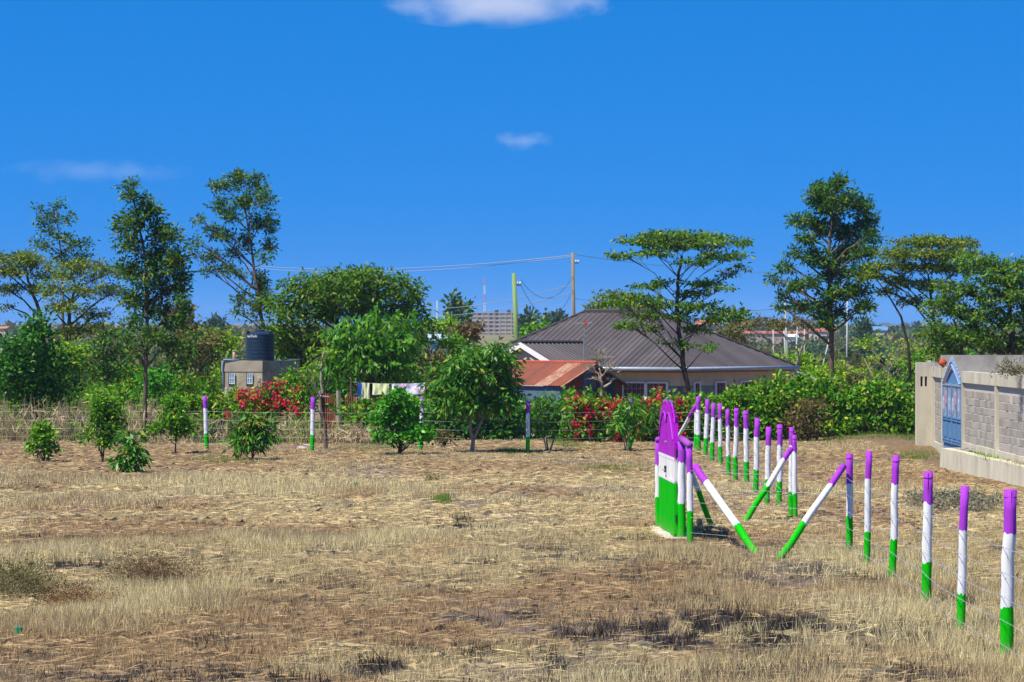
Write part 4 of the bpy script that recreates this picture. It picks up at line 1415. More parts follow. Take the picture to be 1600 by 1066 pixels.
    mb = MB(); mb.tube([(0, 0, 1.14), (0, 0, 1.19), (0, 0, 1.20), (0, 0, 1.215)], [r * .36, r * .36, r * .34, r * .05], 24); mb.build('lid', TANK, tk)
    for t in (-2.6, -.7, .9):
        mb = MB(); mb.box((-.07, -.05, 1.0), (.07, .05, 1.15), 0, Matrix.Translation((math.cos(t) * r * .92, math.sin(t) * r * .92, 0)) @ Matrix.Rotation(t, 4, 'Z'))
        mb.build('lifting_lug', TANK, tk)
    cu = bpy.data.curves.new('tank_print', 'FONT'); cu.body = 'KenTank'; cu.size = .145; cu.extrude = .002; cu.space_character = .95
    to = bpy.data.objects.new('tank_print', cu); COL.objects.link(to)
    bpy.context.view_layer.update()
    me = bpy.data.meshes.new_from_object(to.evaluated_get(bpy.context.evaluated_depsgraph_get()))
    bpy.data.objects.remove(to)
    th0 = math.radians(-90 - 58)
    for vv in me.vertices:
        t = th0 + vv.co.x / r
        rr = r * 1.012 + vv.co.z
        vv.co = Vector((math.cos(t) * rr, math.sin(t) * rr, .915 + vv.co.y))
    me.materials.append(TEXTW)
    link('tank_print', me, tk)


tank_house()

# ------------------------------------------------------------------ trees and shrubs (left to right)
tree('orchard_tree', 'dense dark green bushy tree at the edge of the dry maize', 'tree', [(57, 676), (56, 640), (54, 590), (52, 545)], 92,
     [(50, 545, 44, 42), (22, 585, 42, 38), (78, 590, 38, 42), (55, 510, 26, 22), (10, 555, 30, 30), (45, 610, 50, 25), (85, 560, 24, 24)], L_DARK, BARK, L=.17, W=.06, clump=.22, dens=.55, k=16, r0=.13, seed=2)
tree('silky_oak', 'tall narrow silky oak with straight bare lower trunk near the fence', 'tree', [(225, 696), (227, 600), (229, 500), (228, 420), (216, 340), (206, 290)], 87.5,
     [(205, 298, 15, 18), (225, 318, 16, 18), (192, 352, 15, 18), (240, 335, 12, 16), (215, 345, 22, 22), (245, 365, 18, 20), (205, 385, 20, 20), (268, 370, 14, 22), (235, 400, 26, 22), (278, 400, 14, 22),
      (262, 420, 24, 24), (195, 420, 18, 16), (222, 435, 24, 22), (285, 440, 14, 24), (255, 460, 26, 22), (205, 468, 22, 18), (288, 478, 12, 22), (235, 490, 24, 18), (270, 500, 20, 22), (205, 508, 18, 14), (245, 525, 20, 14),
      (268, 535, 14, 12), (212, 545, 14, 10)], L_GREV, BARK, L=.15, W=.045, clump=.16, dens=.58, k=13, r0=.085, seed=3, jit=.6, r1=.3)
tree('silky_oak', 'tall open silky oak behind the water tank with wind-swept crown', 'tree', [(418, 610), (412, 520), (402, 455), (392, 380), (380, 310)], 126,
     [(372, 283, 24, 14), (345, 292, 16, 12), (400, 288, 14, 14), (415, 312, 12, 18), (385, 312, 24, 14), (340, 318, 14, 10), (420, 345, 9, 20), (362, 335, 18, 12), (400, 345, 16, 14), (312, 345, 10, 7), (330, 362, 16, 8),
      (355, 368, 16, 9), (308, 378, 10, 6), (385, 375, 14, 14), (418, 380, 10, 14), (300, 395, 9, 6), (330, 398, 18, 8), (360, 395, 14, 9), (412, 405, 9, 10), (348, 418, 14, 6), (325, 422, 14, 5),
      (405, 440, 14, 20), (415, 470, 15, 22), (398, 480, 12, 16), (378, 465, 10, 12), (372, 490, 10, 8), (372, 428, 12, 8)], L_GREV, BARK, L=.17, W=.055, clump=.19, dens=.56, k=13, r0=.12, seed=4, jit=.5, r1=.25)
tree('silky_oak', 'sparse thin silky oak rising behind the flat-topped acacias', 'tree', [(98, 600), (99, 500), (98, 420), (88, 330)], 130,
     [(92, 322, 9, 10), (85, 340, 14, 10), (58, 325, 8, 5), (64, 345, 12, 6), (108, 345, 10, 10), (78, 362, 14, 8), (100, 372, 14, 9), (75, 385, 12, 6), (120, 385, 14, 8), (58, 382, 10, 6), (98, 398, 14, 8), (138, 378, 10, 8), (130, 402, 14, 8), (110, 415, 18, 8)],
     L_GREV, BARK, L=.17, W=.055, clump=.2, dens=.52, k=13, r0=.08, seed=5)
tree('acacia', 'flat-topped acacia with bare forking limbs at the field margin', 'tree', [(78, 600), (66, 510), (52, 460), (40, 420)], 114,
     [(30, 402, 50, 9), (60, 412, 40, 10), (-5, 415, 40, 10), (20, 425, 45, 9), (75, 430, 30, 9), (5, 450, 35, 8), (45, 450, 25, 6), (70, 460, 18, 7), (10, 478, 14, 8)], L_ACA, BARKD, L=.13, W=.05, clump=.2, dens=.40, k=13, r0=.12, seed=6, flat=.5)
tree('acacia', 'broad olive acacia standing between two tall silky oaks', 'tree', [(112, 640), (110, 540), (108, 480), (125, 440)], 108,
     [(140, 415, 45, 10), (110, 428, 42, 12), (170, 425, 34, 12), (95, 450, 35, 12), (140, 452, 42, 13), (178, 455, 28, 14), (110, 480, 38, 14), (150, 490, 34, 14), (85, 480, 22, 14), (130, 515, 36, 14), (170, 520, 26, 16), (100, 520, 20, 12)],
     L_ACA, BARKD, L=.13, W=.05, clump=.19, dens=.36, k=12, r0=.12, seed=7, flat=.55)
tree('thicket_tree', 'slender leafy tree with thin stem behind the maize stalks', 'tree', [(164, 660), (166, 590), (168, 530)], 98,
     [(165, 545, 24, 24), (185, 530, 24, 20), (150, 565, 22, 18), (190, 560, 22, 22), (175, 585, 24, 16)], L_GREV, BARKP, L=.15, W=.05, clump=.18, dens=.4, k=12, r0=.05, seed=8)
tree('thicket_tree', 'crooked leafy tree leaning beside the tall silky oak trunk', 'tree', [(272, 660), (266, 580), (255, 530), (262, 500)], 99,
     [(270, 540, 26, 18), (290, 555, 22, 18), (250, 520, 18, 14), (300, 530, 14, 12), (275, 570, 24, 14)], L_GREV, BARKD, L=.15, W=.05, clump=.18, dens=.38, k=12, r0=.06, seed=9)

bushes = [(115, 560, 48, 34, 104, L_BRIGHT, 'tall bright yellow-green bush behind the dense orchard tree'), (60, 600, 60, 26, 101, L_SHRUB, 'green bush low behind the dense orchard tree'),
          (195, 590, 40, 30, 103, L_SHRUB, 'mid green bush behind the slender thin-stemmed tree'), (245, 600, 34, 26, 96, L_ROUND, 'rounded dark green bush behind the silky oak trunk'),
          (310, 545, 44, 34, 112, L_OLIVE, 'olive brown bush left of the pump house'), (345, 535, 34, 22, 118, L_BRIGHT, 'yellow-green bush behind the pump house vent pipe'), (295, 602, 30, 24, 101, L_SHRUB, 'shrubby green growth left of the pump house wall'),
          (325, 632, 40, 12, 99, L_HEDGE, 'low green creeper below the pump house windows'), (470, 560, 34, 40, 110, L_ROUND, 'dark green bush right of the water tank'), (470, 600, 34, 28, 103, L_SHRUB, 'loose green bush beside the shaded pump house side'),
          (160, 625, 50, 16, 97, L_HEDGE, 'low leafy growth along the back of the maize'), (20, 625, 60, 18, 97, L_HEDGE, 'low leafy growth under the dense orchard tree'), (530, 600, 40, 22, 107, L_DARK, 'deep green bush under the spreading tree'),
          (640, 590, 32, 30, 106, L_SHRUB, 'leafy bush right of the hanging laundry'), (690, 570, 30, 30, 104, L_OLIVE, 'olive loose bush left of the large mango'), (700, 545, 24, 22, 110, L_SHRUB, 'green bush below the far blue-roofed shed')]
for i, (cx, cy, rx, ry, d, lm, lab) in enumerate(bushes):
    rg = random.Random(i)
    bl = [(cx, cy, rx * .7, ry * .8)] + [(cx + rg.uniform(-.7, .7) * rx, cy + rg.uniform(-.55, .5) * ry, rx * rg.uniform(.25, .5), ry * rg.uniform(.25, .5)) for _ in range(7)] + [(cx, (cy + 660) / 2, rx * .8, max(8, (660 - cy) * .4))]
    tree('bush', lab, 'bush', [(cx, 670), (cx + 3, cy + ry * .3), (cx - 2, cy - ry * .3)], d, bl, lm, BARK, L=.17, W=.065, clump=.24, dens=.45, k=13, r0=.05, seed=30 + i, twigs=8)

tree('spreading_tree', 'wide spreading green tree behind the laundry line', 'tree', [(585, 668), (580, 600), (572, 540), (565, 490)], 109,
     [(545, 440, 80, 18), (490, 450, 55, 16), (610, 448, 50, 20), (450, 472, 40, 18), (545, 465, 75, 18), (640, 475, 34, 24), (500, 485, 60, 20), (590, 485, 55, 22), (440, 505, 34, 24), (655, 505, 22, 22), (480, 525, 50, 24), (645, 540, 26, 26), (440, 535, 28, 18), (560, 428, 40, 10)],
     L_ACAD, BARKD, L=.19, W=.065, clump=.24, dens=.52, k=14, r0=.17, seed=61, droop=.3)
tree('avocado_tree', 'bright broad-leaved avocado tree with drooping leaves before the spreading tree', 'tree', [(575, 668), (574, 610), (582, 570), (580, 540)], 102,
     [(560, 520, 48, 26), (605, 505, 42, 24), (525, 540, 34, 26), (635, 530, 30, 28), (575, 550, 50, 26), (620, 560, 40, 24), (545, 575, 40, 18), (600, 580, 45, 14), (515, 570, 22, 18)],
     L_AVO, BARKD, L=.26, W=.09, clump=.26, dens=.36, k=13, droop=1.1, r0=.10, seed=62, extra=[([(572, 668), (578, 615), (588, 590)], .09, .05)])
tree('pruned_tree', 'pale pruned tree stump with few leaves beside the rusty iron fence', 'tree', [(503, 676), (503, 620), (502, 575), (506, 548)], 95,
     [(490, 560, 14, 10), (512, 552, 8, 6), (480, 575, 10, 8)], L_BRIGHT, BARKP, L=.18, W=.06, clump=.18, dens=.3, k=8, r0=.07, seed=63)
tree('bare_sapling', 'thin crooked bare sapling beside a painted fence post', 'sapling', [(510, 703), (507, 660), (500, 625), (488, 590)], gd(703),
     [(478, 590, 8, 5)], L_OLIVE, BARK, L=.1, W=.04, clump=.15, dens=.2, k=4, r0=.06, seed=64, extra=[([(507, 660), (497, 640), (480, 600), (462, 575)], .025, .008), ([(500, 625), (512, 600), (515, 580)], .02, .006)])

# shrubs in front of and along the far fence
def shrub(cx, base, top, w, lm, lab, seed, L=.11, W=.05, clump=.13, dens=.5, k=14, stems=3, skirt=.15, droop=0, name='shrub', cat='shrub', flower=None, r0=.03, shape=None, bark=BARKD):
    d = gd(base); h = base - top; rg = random.Random(seed)
    bl = []
    for i in range(15):
        t = rg.uniform(skirt + .10, .92)
        ww = w * .5 * (shape(t) if shape else math.sin(math.pi * min(1, .2 + t * .85)) ** .6)
        bl.append((cx + rg.uniform(-.95, .95) * ww, base - h * t, ww * rg.uniform(.20, .45), h * rg.uniform(.06, .13)))
    bl.append((cx, top + h * .12, w * .16, h * .12)); bl.append((cx + rg.uniform(-.08, .08) * w, base - h * .52, w * .28, h * .2))
    ex = [([(cx + rg.uniform(-2, 2), base), (cx + rg.uniform(-.12, .12) * w, base - h * .2), (cx + rg.uniform(-.25, .25) * w, base - h * .5)], r0 * .8, r0 * .3) for _ in range(stems - 1)]
    return tree(name, lab, cat, [(cx, base), (cx + 2, base - h * .2), (cx + 1, base - h * .6)], d, bl, lm, bark, L=L, W=W, clump=clump, dens=dens, k=k, r0=r0, seed=seed, extra=ex, droop=droop, twigs=14, depth=1.0, jit=.35, flower=flower)


shrub(68, 722, 658, 46, L_SHRUB, 'small rounded shrub with dry grey skirt, alone before the wires', 101)
shrub(160, 723, 606, 64, L_SHRUB, 'tall bushy yellow-green shrub hiding a fence post', 102, dens=.5)
shrub(201, 738, 672, 34, L_MANGO, 'little mango sapling with a few long drooping leaves', 103, L=.22, W=.05, clump=.15, dens=.07, k=7, droop=.8, skirt=.05, stems=1, name='mango_sapling', cat='sapling')
shrub(273, 709, 614, 62, L_SHRUB, 'neat leafy shrub on a curved dark stem', 104, dens=.55, stems=1, skirt=.22)
shrub(394, 719, 650, 74, L_MANGO, 'low spreading mango sapling with rusty blossom on top', 105, L=.22, W=.05, clump=.17, dens=.42, k=11, droop=.9, stems=3, skirt=.15, name='mango_sapling', cat='sapling',
      flower=(MFLOW, .35, .07, 16, lambda s: s[2] > 0.85))
shrub(624, 713, 604, 92, L_ROUND, 'round dark green citrus shrub with two short stems', 106, L=.11, W=.055, clump=.14, dens=.62, k=15, stems=4, skirt=.12, r0=.045)
shrub(693, 700, 672, 24, L_OLIVE, 'low purple-tinged weed left of the large mango trunk', 107, L=.09, W=.03, dens=.2, k=6, name='weed', cat='weed')

tree('mango_tree', 'large rounded mango tree with forked pale trunk by the fence', 'tree', [(739, 709), (738, 690), (734, 660), (735, 630)], gd(709),
     [(745, 580, 46, 26), (705, 600, 32, 26), (780, 585, 28, 24), (745, 610, 56, 24), (770, 556, 28, 14), (730, 562, 26, 14), (792, 608, 24, 20), (690, 620, 22, 20), (765, 630, 44, 16), (715, 635, 34, 14), (790, 632, 20, 12), (680, 600, 16, 14), (782, 552, 30, 13), (745, 549, 24, 11), (700, 575, 20, 14)],
     L_MANGO, BARKP, L=.20, W=.05, clump=.19, dens=.62, k=14, droop=.9, r0=.075, seed=71, extra=[([(739, 690), (748, 668), (757, 645)], .05, .03)])
for cx, base, w, lab, sd in ((858, 706, 84, 'young mango tree with several grey stems beside the shaded post', 72), (982, 706, 92, 'young mango tree before the red bougainvillea with leaning stem', 73)):
    tree('mango_tree', lab, 'tree', [(cx - 2, base), (cx - 4, base - 20), (cx - 2, base - 45)], gd(base),
         [(cx, 640, w * .30, 18), (cx - w * .25, 652, w * .2, 15), (cx + w * .28, 648, w * .22, 16), (cx + w * .1, 626, w * .2, 10), (cx - w * .12, 662, w * .25, 12), (cx + w * .2, 666, w * .2, 9)],
         L_MANGO, BARKP, L=.22, W=.05, clump=.17, dens=.34, k=11, droop=.9, r0=.035, seed=sd,
         extra=[([(cx + 1, base), (cx + 7, base - 18), (cx + 12, base - 42)], .03, .015), ([(cx - 4, base), (cx - 9, base - 25), (cx - 13, base - 45)], .02, .01)])

# hedges
def hedge(name, lab, x0, x1, d, base, topf, lm, seed, L=.15, W=.075, clump=.2, dens=.42, k=13, flower=None, step=17, cat='hedge'):
    rg = random.Random(seed); bl = []
    x = x0
    while x <= x1:
        tp = topf(x) + rg.uniform(-5, 5)
        hh = base - tp
        bl.append((x + rg.uniform(-5, 5), tp + hh * .28, 18, hh * .28)); bl.append((x + rg.uniform(-5, 5), tp + hh * .68, 20, hh * .30))
        if rg.random() < .5: bl.append((x + rg.uniform(-8, 8), tp + 3, 8, 8))
        x += step
    cx = (x0 + x1) / 2
    return tree(name, lab, cat, [(cx, base), (cx + 2, base - 20), (cx, base - 45)], d, bl, lm, BARKD, L=L, W=W, clump=clump, dens=dens, k=k, r0=.05, seed=seed, limbs=False, depth=1.3, jit=.02, flower=flower,
                extra=[([(xx, base + 2), (xx + rg.uniform(-8, 8), base - 25), (xx + rg.uniform(-14, 14), base - 50)], .03, .012) for xx in np.arange(x0 + 8, x1, 14)])


hedge('hedge', 'long leafy green hedge running to the cream wall pier', 1075, 1428, 90.5, 690, lambda x: 618 - 24 * min(1, max(0, (x - 1120) / 70)), L_HEDGE, 81)
hedge('dry_creeper', 'brown dried creeper hanging on the long hedge', 1240, 1290, 88.6, 689, lambda x: 628, L_BROWN, 82, L=.13, W=.05, dens=.26, cat='creeper')
hedge('bougainvillea_hedge', 'hedge of red flowering bougainvillea before the rusty shed', 895, 1075, 89.5, 694, lambda x: 622 - 8 * math.sin(x * .05), L_HEDGE, 83,
      flower=(FLOWER, .38, .12, 26, lambda s: (s[1] < 89.8 or s[2] > 1.4) and vnoise(s[0] * 1.1, s[2] * 1.6, 4) > .38))
hedge('hedge', 'green hedge under the large mango tree', 680, 900, 90.5, 690, lambda x: 628, L_DARK, 84)
hedge('bougainvillea_bush', 'bougainvillea bush thick with red bracts below the tank house', 372, 470, 98, 668, lambda x: 606 + 10 * max(0, min(1, (415 - x) / 30)), L_HEDGE, 85, dens=.36,
      flower=(FLOWER, .55, .11, 26, lambda s: (s[1] < 98.2 or s[2] > 1.3) and vnoise(s[0] * 1.5, s[2] * 1.8, 6) > .38), cat='bush')
hedge('bougainvillea_bush', 'green creeper with scattered red bougainvillea left of the pump house', 285, 372, 99, 668, lambda x: 616, L_SHRUB, 86, dens=.36, flower=(FLOWER, .06, .09, 14, lambda s: s[1] < 99), cat='bush')
hedge('vine_thicket', 'green and yellow vine thicket behind the round citrus shrub', 545, 690, 92, 690, lambda x: 628, L_HEDGE, 87, dens=.36, cat='thicket')

# acacia before the house and trees on the right
tree('acacia', 'layered umbrella acacia standing before the brown hip roof', 'tree', [(1074, 668), (1073, 610), (1070, 570), (1063, 535), (1058, 495), (1058, 460), (1062, 425), (1066, 400)], 96,
     [(1040, 369, 45, 8), (1000, 375, 38, 8), (1090, 368, 50, 9), (1130, 378, 40, 9), (1060, 382, 60, 7), (975, 398, 26, 5), (1015, 395, 34, 6), (1150, 398, 22, 9), (1120, 400, 34, 7), (1160, 418, 12, 9), (1085, 410, 30, 5), (1140, 425, 18, 6),
      (1012, 446, 30, 6), (1040, 440, 20, 5), (1100, 443, 34, 5), (1125, 452, 20, 5), (1085, 458, 30, 6), (1000, 466, 36, 8), (970, 474, 28, 8), (1030, 476, 34, 8), (1095, 478, 40, 7), (1130, 488, 26, 7), (1010, 492, 34, 8), (1060, 492, 28, 7), (1105, 498, 34, 7),
      (985, 508, 24, 6), (1015, 512, 24, 5), (1090, 514, 28, 6), (1050, 535, 16, 6), (1075, 538, 16, 7), (1105, 540, 18, 5)],
     L_ACAD, BARKD, L=.15, W=.05, clump=.16, dens=.36, k=11, r0=.11, seed=91, flat=.38, r1=.4, droop=.25, jit=.75, depth=1.0, limb=.55, sq=.75)
tree('acacia', 'low rounded acacia crown showing above the roof ridge', 'tree', [(975, 650), (972, 560), (970, 500)], 121,
     [(960, 465, 34, 9), (940, 478, 24, 8), (985, 475, 30, 10), (1010, 482, 26, 8), (930, 484, 16, 5)], L_ACA, BARKD, L=.17, W=.06, clump=.2, dens=.4, k=13, r0=.12, seed=92, flat=.5)
tree('silky_oak', 'tall full silky oak rising right of the bungalow roof', 'tree', [(1300, 640), (1299, 560), (1298, 480), (1294, 400), (1300, 330), (1305, 290)], 116,
     [(1292, 293, 20, 14), (1310, 288, 14, 16), (1273, 305, 13, 14), (1346, 318, 16, 14), (1298, 320, 32, 16), (1325, 310, 16, 14), (1358, 342, 18, 18), (1247, 345, 14, 9), (1268, 345, 16, 12), (1259, 374, 15, 10), (1295, 355, 26, 16), (1332, 362, 24, 18), (1360, 370, 14, 14),
      (1244, 395, 13, 8), (1232, 414, 13, 8), (1211, 437, 11, 7), (1236, 446, 16, 8), (1275, 405, 24, 14), (1325, 395, 26, 16), (1350, 395, 18, 12), (1262, 440, 18, 10), (1304, 425, 24, 14), (1340, 425, 20, 12), (1228, 462, 12, 6), (1250, 480, 20, 9), (1340, 455, 26, 9), (1280, 480, 22, 12), (1304, 462, 22, 12), (1346, 478, 20, 8), (1289, 503, 20, 8), (1315, 490, 16, 9), (1222, 480, 10, 5)],
     L_GREV, BARK, L=.18, W=.055, clump=.18, dens=.70, k=13, r0=.14, seed=93, jit=.6, r1=.25)
tree('acacia', 'pale olive acacia with thin spreading crown behind the wall', 'tree', [(1470, 640), (1463, 530), (1455, 470), (1450, 430)], 113,
     [(1440, 378, 50, 7), (1495, 380, 38, 7), (1395, 395, 30, 8), (1430, 398, 50, 8), (1490, 400, 45, 8), (1380, 415, 30, 7), (1440, 418, 40, 8), (1500, 420, 38, 9), (1365, 432, 26, 7), (1410, 440, 30, 8), (1460, 445, 34, 9), (1390, 455, 20, 6), (1425, 470, 22, 9), (1470, 470, 26, 10)],
     L_ACA, BARKD, L=.14, W=.05, clump=.18, dens=.56, k=13, r0=.10, seed=94, flat=.5, extra=[([(1425, 640), (1419, 540), (1408, 495), (1392, 468), (1372, 440)], .075, .02)])
tree('acacia', 'dense dark acacia overhanging the tall stained wall', 'tree', [(1583, 640), (1582, 530), (1578, 480), (1570, 440)], 107,
     [(1525, 408, 40, 11), (1580, 415, 34, 12), (1620, 420, 30, 14), (1545, 430, 45, 13), (1595, 440, 40, 14), (1500, 450, 38, 14), (1555, 460, 45, 16), (1610, 470, 36, 18), (1480, 480, 38, 16), (1530, 490, 45, 18), (1590, 500, 42, 18), (1470, 515, 36, 18), (1520, 525, 42, 18), (1575, 535, 45, 16), (1620, 530, 30, 18), (1480, 545, 36, 12)],
     L_ACAD, BARKD, L=.16, W=.06, clump=.21, dens=.56, k=13, r0=.12, seed=95, flat=.6, droop=.4, extra=[([(1500, 640), (1503, 540), (1490, 500)], .08, .04)])
tree('thorn_tree', 'sparse pale thorn bush with bare stems behind the hedge', 'bush', [(1388, 640), (1388, 590), (1392, 560)], 126,
     [(1350, 540, 26, 8), (1380, 530, 28, 8), (1415, 540, 26, 10), (1440, 552, 22, 10), (1360, 560, 20, 8), (1400, 562, 28, 10), (1430, 575, 24, 10), (1345, 580, 26, 10), (1385, 588, 32, 10)], L_BRIGHT, BARKP, L=.15, W=.05, clump=.2, dens=.22, k=9, r0=.06, seed=96, flat=.5,
     extra=[([(1375, 640), (1365, 590), (1350, 560)], .04, .015), ([(1400, 640), (1412, 590), (1432, 560)], .04, .015)])
tree('thorn_tree', 'gnarled pale tree with flat sparse crown behind the roof corner', 'tree', [(1240, 640), (1244, 575), (1252, 545), (1262, 520)], 131,
     [(1190, 503, 34, 6), (1235, 504, 34, 6), (1265, 508, 18, 6), (1160, 508, 22, 6), (1210, 512, 20, 5)], L_OLIVE, BARKP, L=.16, W=.055, clump=.2, dens=.38, k=12, r0=.11, seed=97, flat=.5)
tree('bare_tree', 'leafless grey branching tree before the rusty shed', 'tree', [(940, 660), (940, 612), (939, 590), (936, 575)], 92.5,
     [(936, 560, 26, 14), (918, 575, 16, 10), (955, 572, 18, 12), (940, 548, 16, 8), (965, 582, 12, 8), (925, 590, 14, 6), (955, 592, 12, 5)], L_OLIVE, BARKP, L=.04, W=.015, clump=.16, dens=1.6, k=1, r0=.07, seed=98, twigs=120, limb=1.4)
for i, (cx, cy, rx, ry, d, lm, lab) in enumerate(((1150, 497, 18, 14, 165, L_GREV, 'dark round tree beyond the roof slope'), (1140, 525, 26, 16, 160, L_OLIVE, 'olive tree low beyond the roof slope'), (1235, 570, 38, 18, 140, L_BRIGHT, 'bright yellow-green bush right of the roof corner'),
                                                 (1280, 590, 40, 22, 135, L_BRIGHT, 'yellow-green bush at the foot of the tall silky oak'), (1335, 585, 34, 22, 140, L_OLIVE, 'olive bush behind the long hedge'), (1450, 570, 44, 26, 121, L_SHRUB, 'green bush behind the slit pier'), (1500, 575, 44, 30, 117, L_DARK, 'dark bush behind the tall stained wall'),
                                                 (730, 521, 24, 16, 150, L_BROWN, 'brown dried bush before the grey block of flats'), (690, 510, 34, 12, 165, L_BRIGHT, 'mossy bright scrub left of the grey block of flats'), (835, 515, 26, 14, 210, L_SHRUB, 'green scrub beyond the leaning green pole'))):
    rg = random.Random(i + 50)
    bl = [(cx, cy, rx * .8, ry * .8)] + [(cx + rg.uniform(-.7, .7) * rx, cy + rg.uniform(-.6, .5) * ry, rx * rg.uniform(.25, .5), ry * rg.uniform(.25, .5)) for _ in range(7)]
    s = d / 110
    tree('bush', lab, 'bush', [(cx, 620), (cx + 2, cy + ry * .4), (cx, cy - ry * .3)], d, bl, lm, BARK, L=.17 * s, W=.065 * s, clump=.24 * s, dens=.45, k=13, r0=.08, seed=130 + i, twigs=8)
# middle distance trees
for i, (cx, top, base, w, d, lm, lab, conic) in enumerate(((709, 455, 545, 26, 330, L_GREV, 'tall conical dark cypress left of the grey block of flats', 1), (726, 478, 545, 18, 335, L_GREV, 'shorter conical cypress beside the tall one', 1), (826, 487, 545, 24, 420, L_FAR, 'dark round-topped tree right of the leaning green pole', 0),
                                                          (852, 494, 545, 14, 440, L_FAR, 'small blue-green tree between two larger far trees', 0), (874, 491, 545, 15, 440, L_FAR, 'small pointed blue-green tree left of the wooden pole', 1), (293, 484, 560, 44, 210, L_OLIVE, 'pale olive flat-topped tree left of the vent pipe', 0),
                                                          (60, 520, 560, 20, 300, L_FAR, 'blue-green tree far behind the flat acacia', 0), (340, 497, 550, 26, 520, L_FAR, 'blue-green tree on the far ridge left of the tank', 0), (1350, 500, 560, 30, 420, L_FAR, 'blue-green tree far beyond the silky oak trunk', 0), (1325, 545, 590, 34, 260, L_FAR, 'dark bluish tree on the far slope behind the hedge', 0))):
    rg = random.Random(i + 70); h = base - top; s = d / 110
    bl = []
    for j in range(12):
        t = rg.uniform(.15, .95); ww = w * .5 * ((1.05 - t) * .8 + .2 if conic else math.sin(math.pi * (.25 + .7 * t)) * .9)
        bl.append((cx + rg.uniform(-.5, .5) * ww, base - h * t, ww * rg.uniform(.4, .7), h * .11))
    tree('far_tree', lab, 'tree', [(cx, base), (cx, base - h * .4), (cx, top + h * .15)], d, bl, lm, BARKD, L=.2 * s, W=.09 * s, clump=.22 * s, dens=.5, k=12, r0=.12, seed=160 + i, twigs=4, up=.3)

# ------------------------------------------------------------------ dry maize, brush, laundry, iron fence, logs
STRAWM = plain('dry_maize_stalk', (.46, .36, .20), .85, .35, 12)


def maize(name, lab, n, x0, x1, d0, d1, h0, h1, green, seed):
    rg = np.random.default_rng(seed)
    mb = MB()
    LV = []; LD = []; LL = []
    for i in range(n):
        d = rg.uniform(d0, d1); px = rg.uniform(x0, x1)
        x = (px - 800) / F * d; z = float(H(np.array([x]), np.array([d]))[0])
        h = rg.uniform(h0, h1) * (.62 if 275 < px < 492 and green < .5 else 1)
        lx, ly = rg.normal() * .07, rg.normal() * .07
        bend = rg.random() < .12
        top = Vector((x + lx * h * (4 if bend else 1), d + ly * h, z + h * (.75 if bend else 1)))
        b = Vector((x, d, z - .03)); m_ = b.lerp(top, .55) + Vector((0, 0, .05))
        mb.tube([b, m_, top], [.016, .012, .006], 4, cap=False)
        for j in range(rg.integers(8, 14)):
            t = rg.uniform(.25, .95); q = b.lerp(m_, t * 2) if t < .5 else m_.lerp(top, t * 2 - 1)
            az = rg.uniform(0, 6.28); ln = rg.uniform(.2, .5)
            LV.append((q.x, q.y, q.z)); LD.append((math.cos(az), math.sin(az), rg.uniform(-2.6, .1))); LL.append(ln)
    mb_o = mb.build(name, STRAWM if green < .5 else L_SHRUB)
    o = leaves('leaf_mass', np.array(LV), np.array(LD), np.array(LL), np.array(LL) * .085, L_DRY if green < .5 else L_HEDGE, None, rg)
    # the leaves hang on the stalks of the same stand
    o.parent = mb_o; o['kind'] = 'stuff'
    tag(mb_o, lab, 'maize', kind='stuff')


maize('maize_stand', 'stand of dry tan maize stalks behind the far fence', 400, -20, 492, 86.5, 95, .75, 1.6, 0, 5)
maize('maize_stand', 'stand of still green maize beside the pump house', 160, 90, 350, 99, 104, 1.6, 2.4, 1, 6)
maize('maize_stand', 'low green maize regrowth among the dry stalks', 150, -20, 500, 87, 95, .6, 1.15, 1, 15)
maize('maize_stand', 'short dry maize before the rusty iron fence', 90, 490, 620, 86.5, 91, .35, .8, 0, 8)


def brush(name, lab, cx, base, w, h, n, m_, seed, lm=None, nl=0, flatk=.5, cat='brush pile', tl=.8, r=.006, d=None, lsz=1.0):
    """tangle of twigs"""
    rg = np.random.default_rng(seed)
    d = d or gd(base); c = G(cx, base) if d == gd(base) else P(cx, base, d)
    W_ = w * d / F / 2; Hh = h * d / F
    root = thing(name, c, lab, cat)
    mb = MB()
    E = []
    for i in range(n):
        a = rg.uniform(0, 6.28); q = rg.random() ** .5
        p = Vector((math.cos(a) * W_ * q, math.sin(a) * W_ * q * flatk * 2, 0.0))
        top = Hh * (1 - q * q) + .05
        p.z = rg.random() * top * .5
        v = Vector((rg.normal(), rg.normal(), abs(rg.normal()) * .7 + .1)).normalized() * rg.uniform(.35, 1) * tl
        if p.z + v.z > top: v.z = max(0.02, top - p.z)
        mid = p + v * .5 + Vector((rg.normal(), rg.normal(), rg.normal())) * .05 * tl
        mb.tube([p, mid, p + v], [r, r * .7, r * .3], 3, cap=False)
        E.append(p + v); E.append(mid)
    mb.build('twigs', m_, root)['kind'] = 'stuff'
    if nl:
        E = np.array(E); idx = rg.integers(0, len(E), nl)
        C = E[idx] + rg.normal(size=(nl, 3)) * .06
        leaves('leaves', C, rg.normal(size=(nl, 3)), (.06 + .05 * rg.random(nl)) * lsz, .025 * lsz, lm, root, rg)['kind'] = 'stuff'


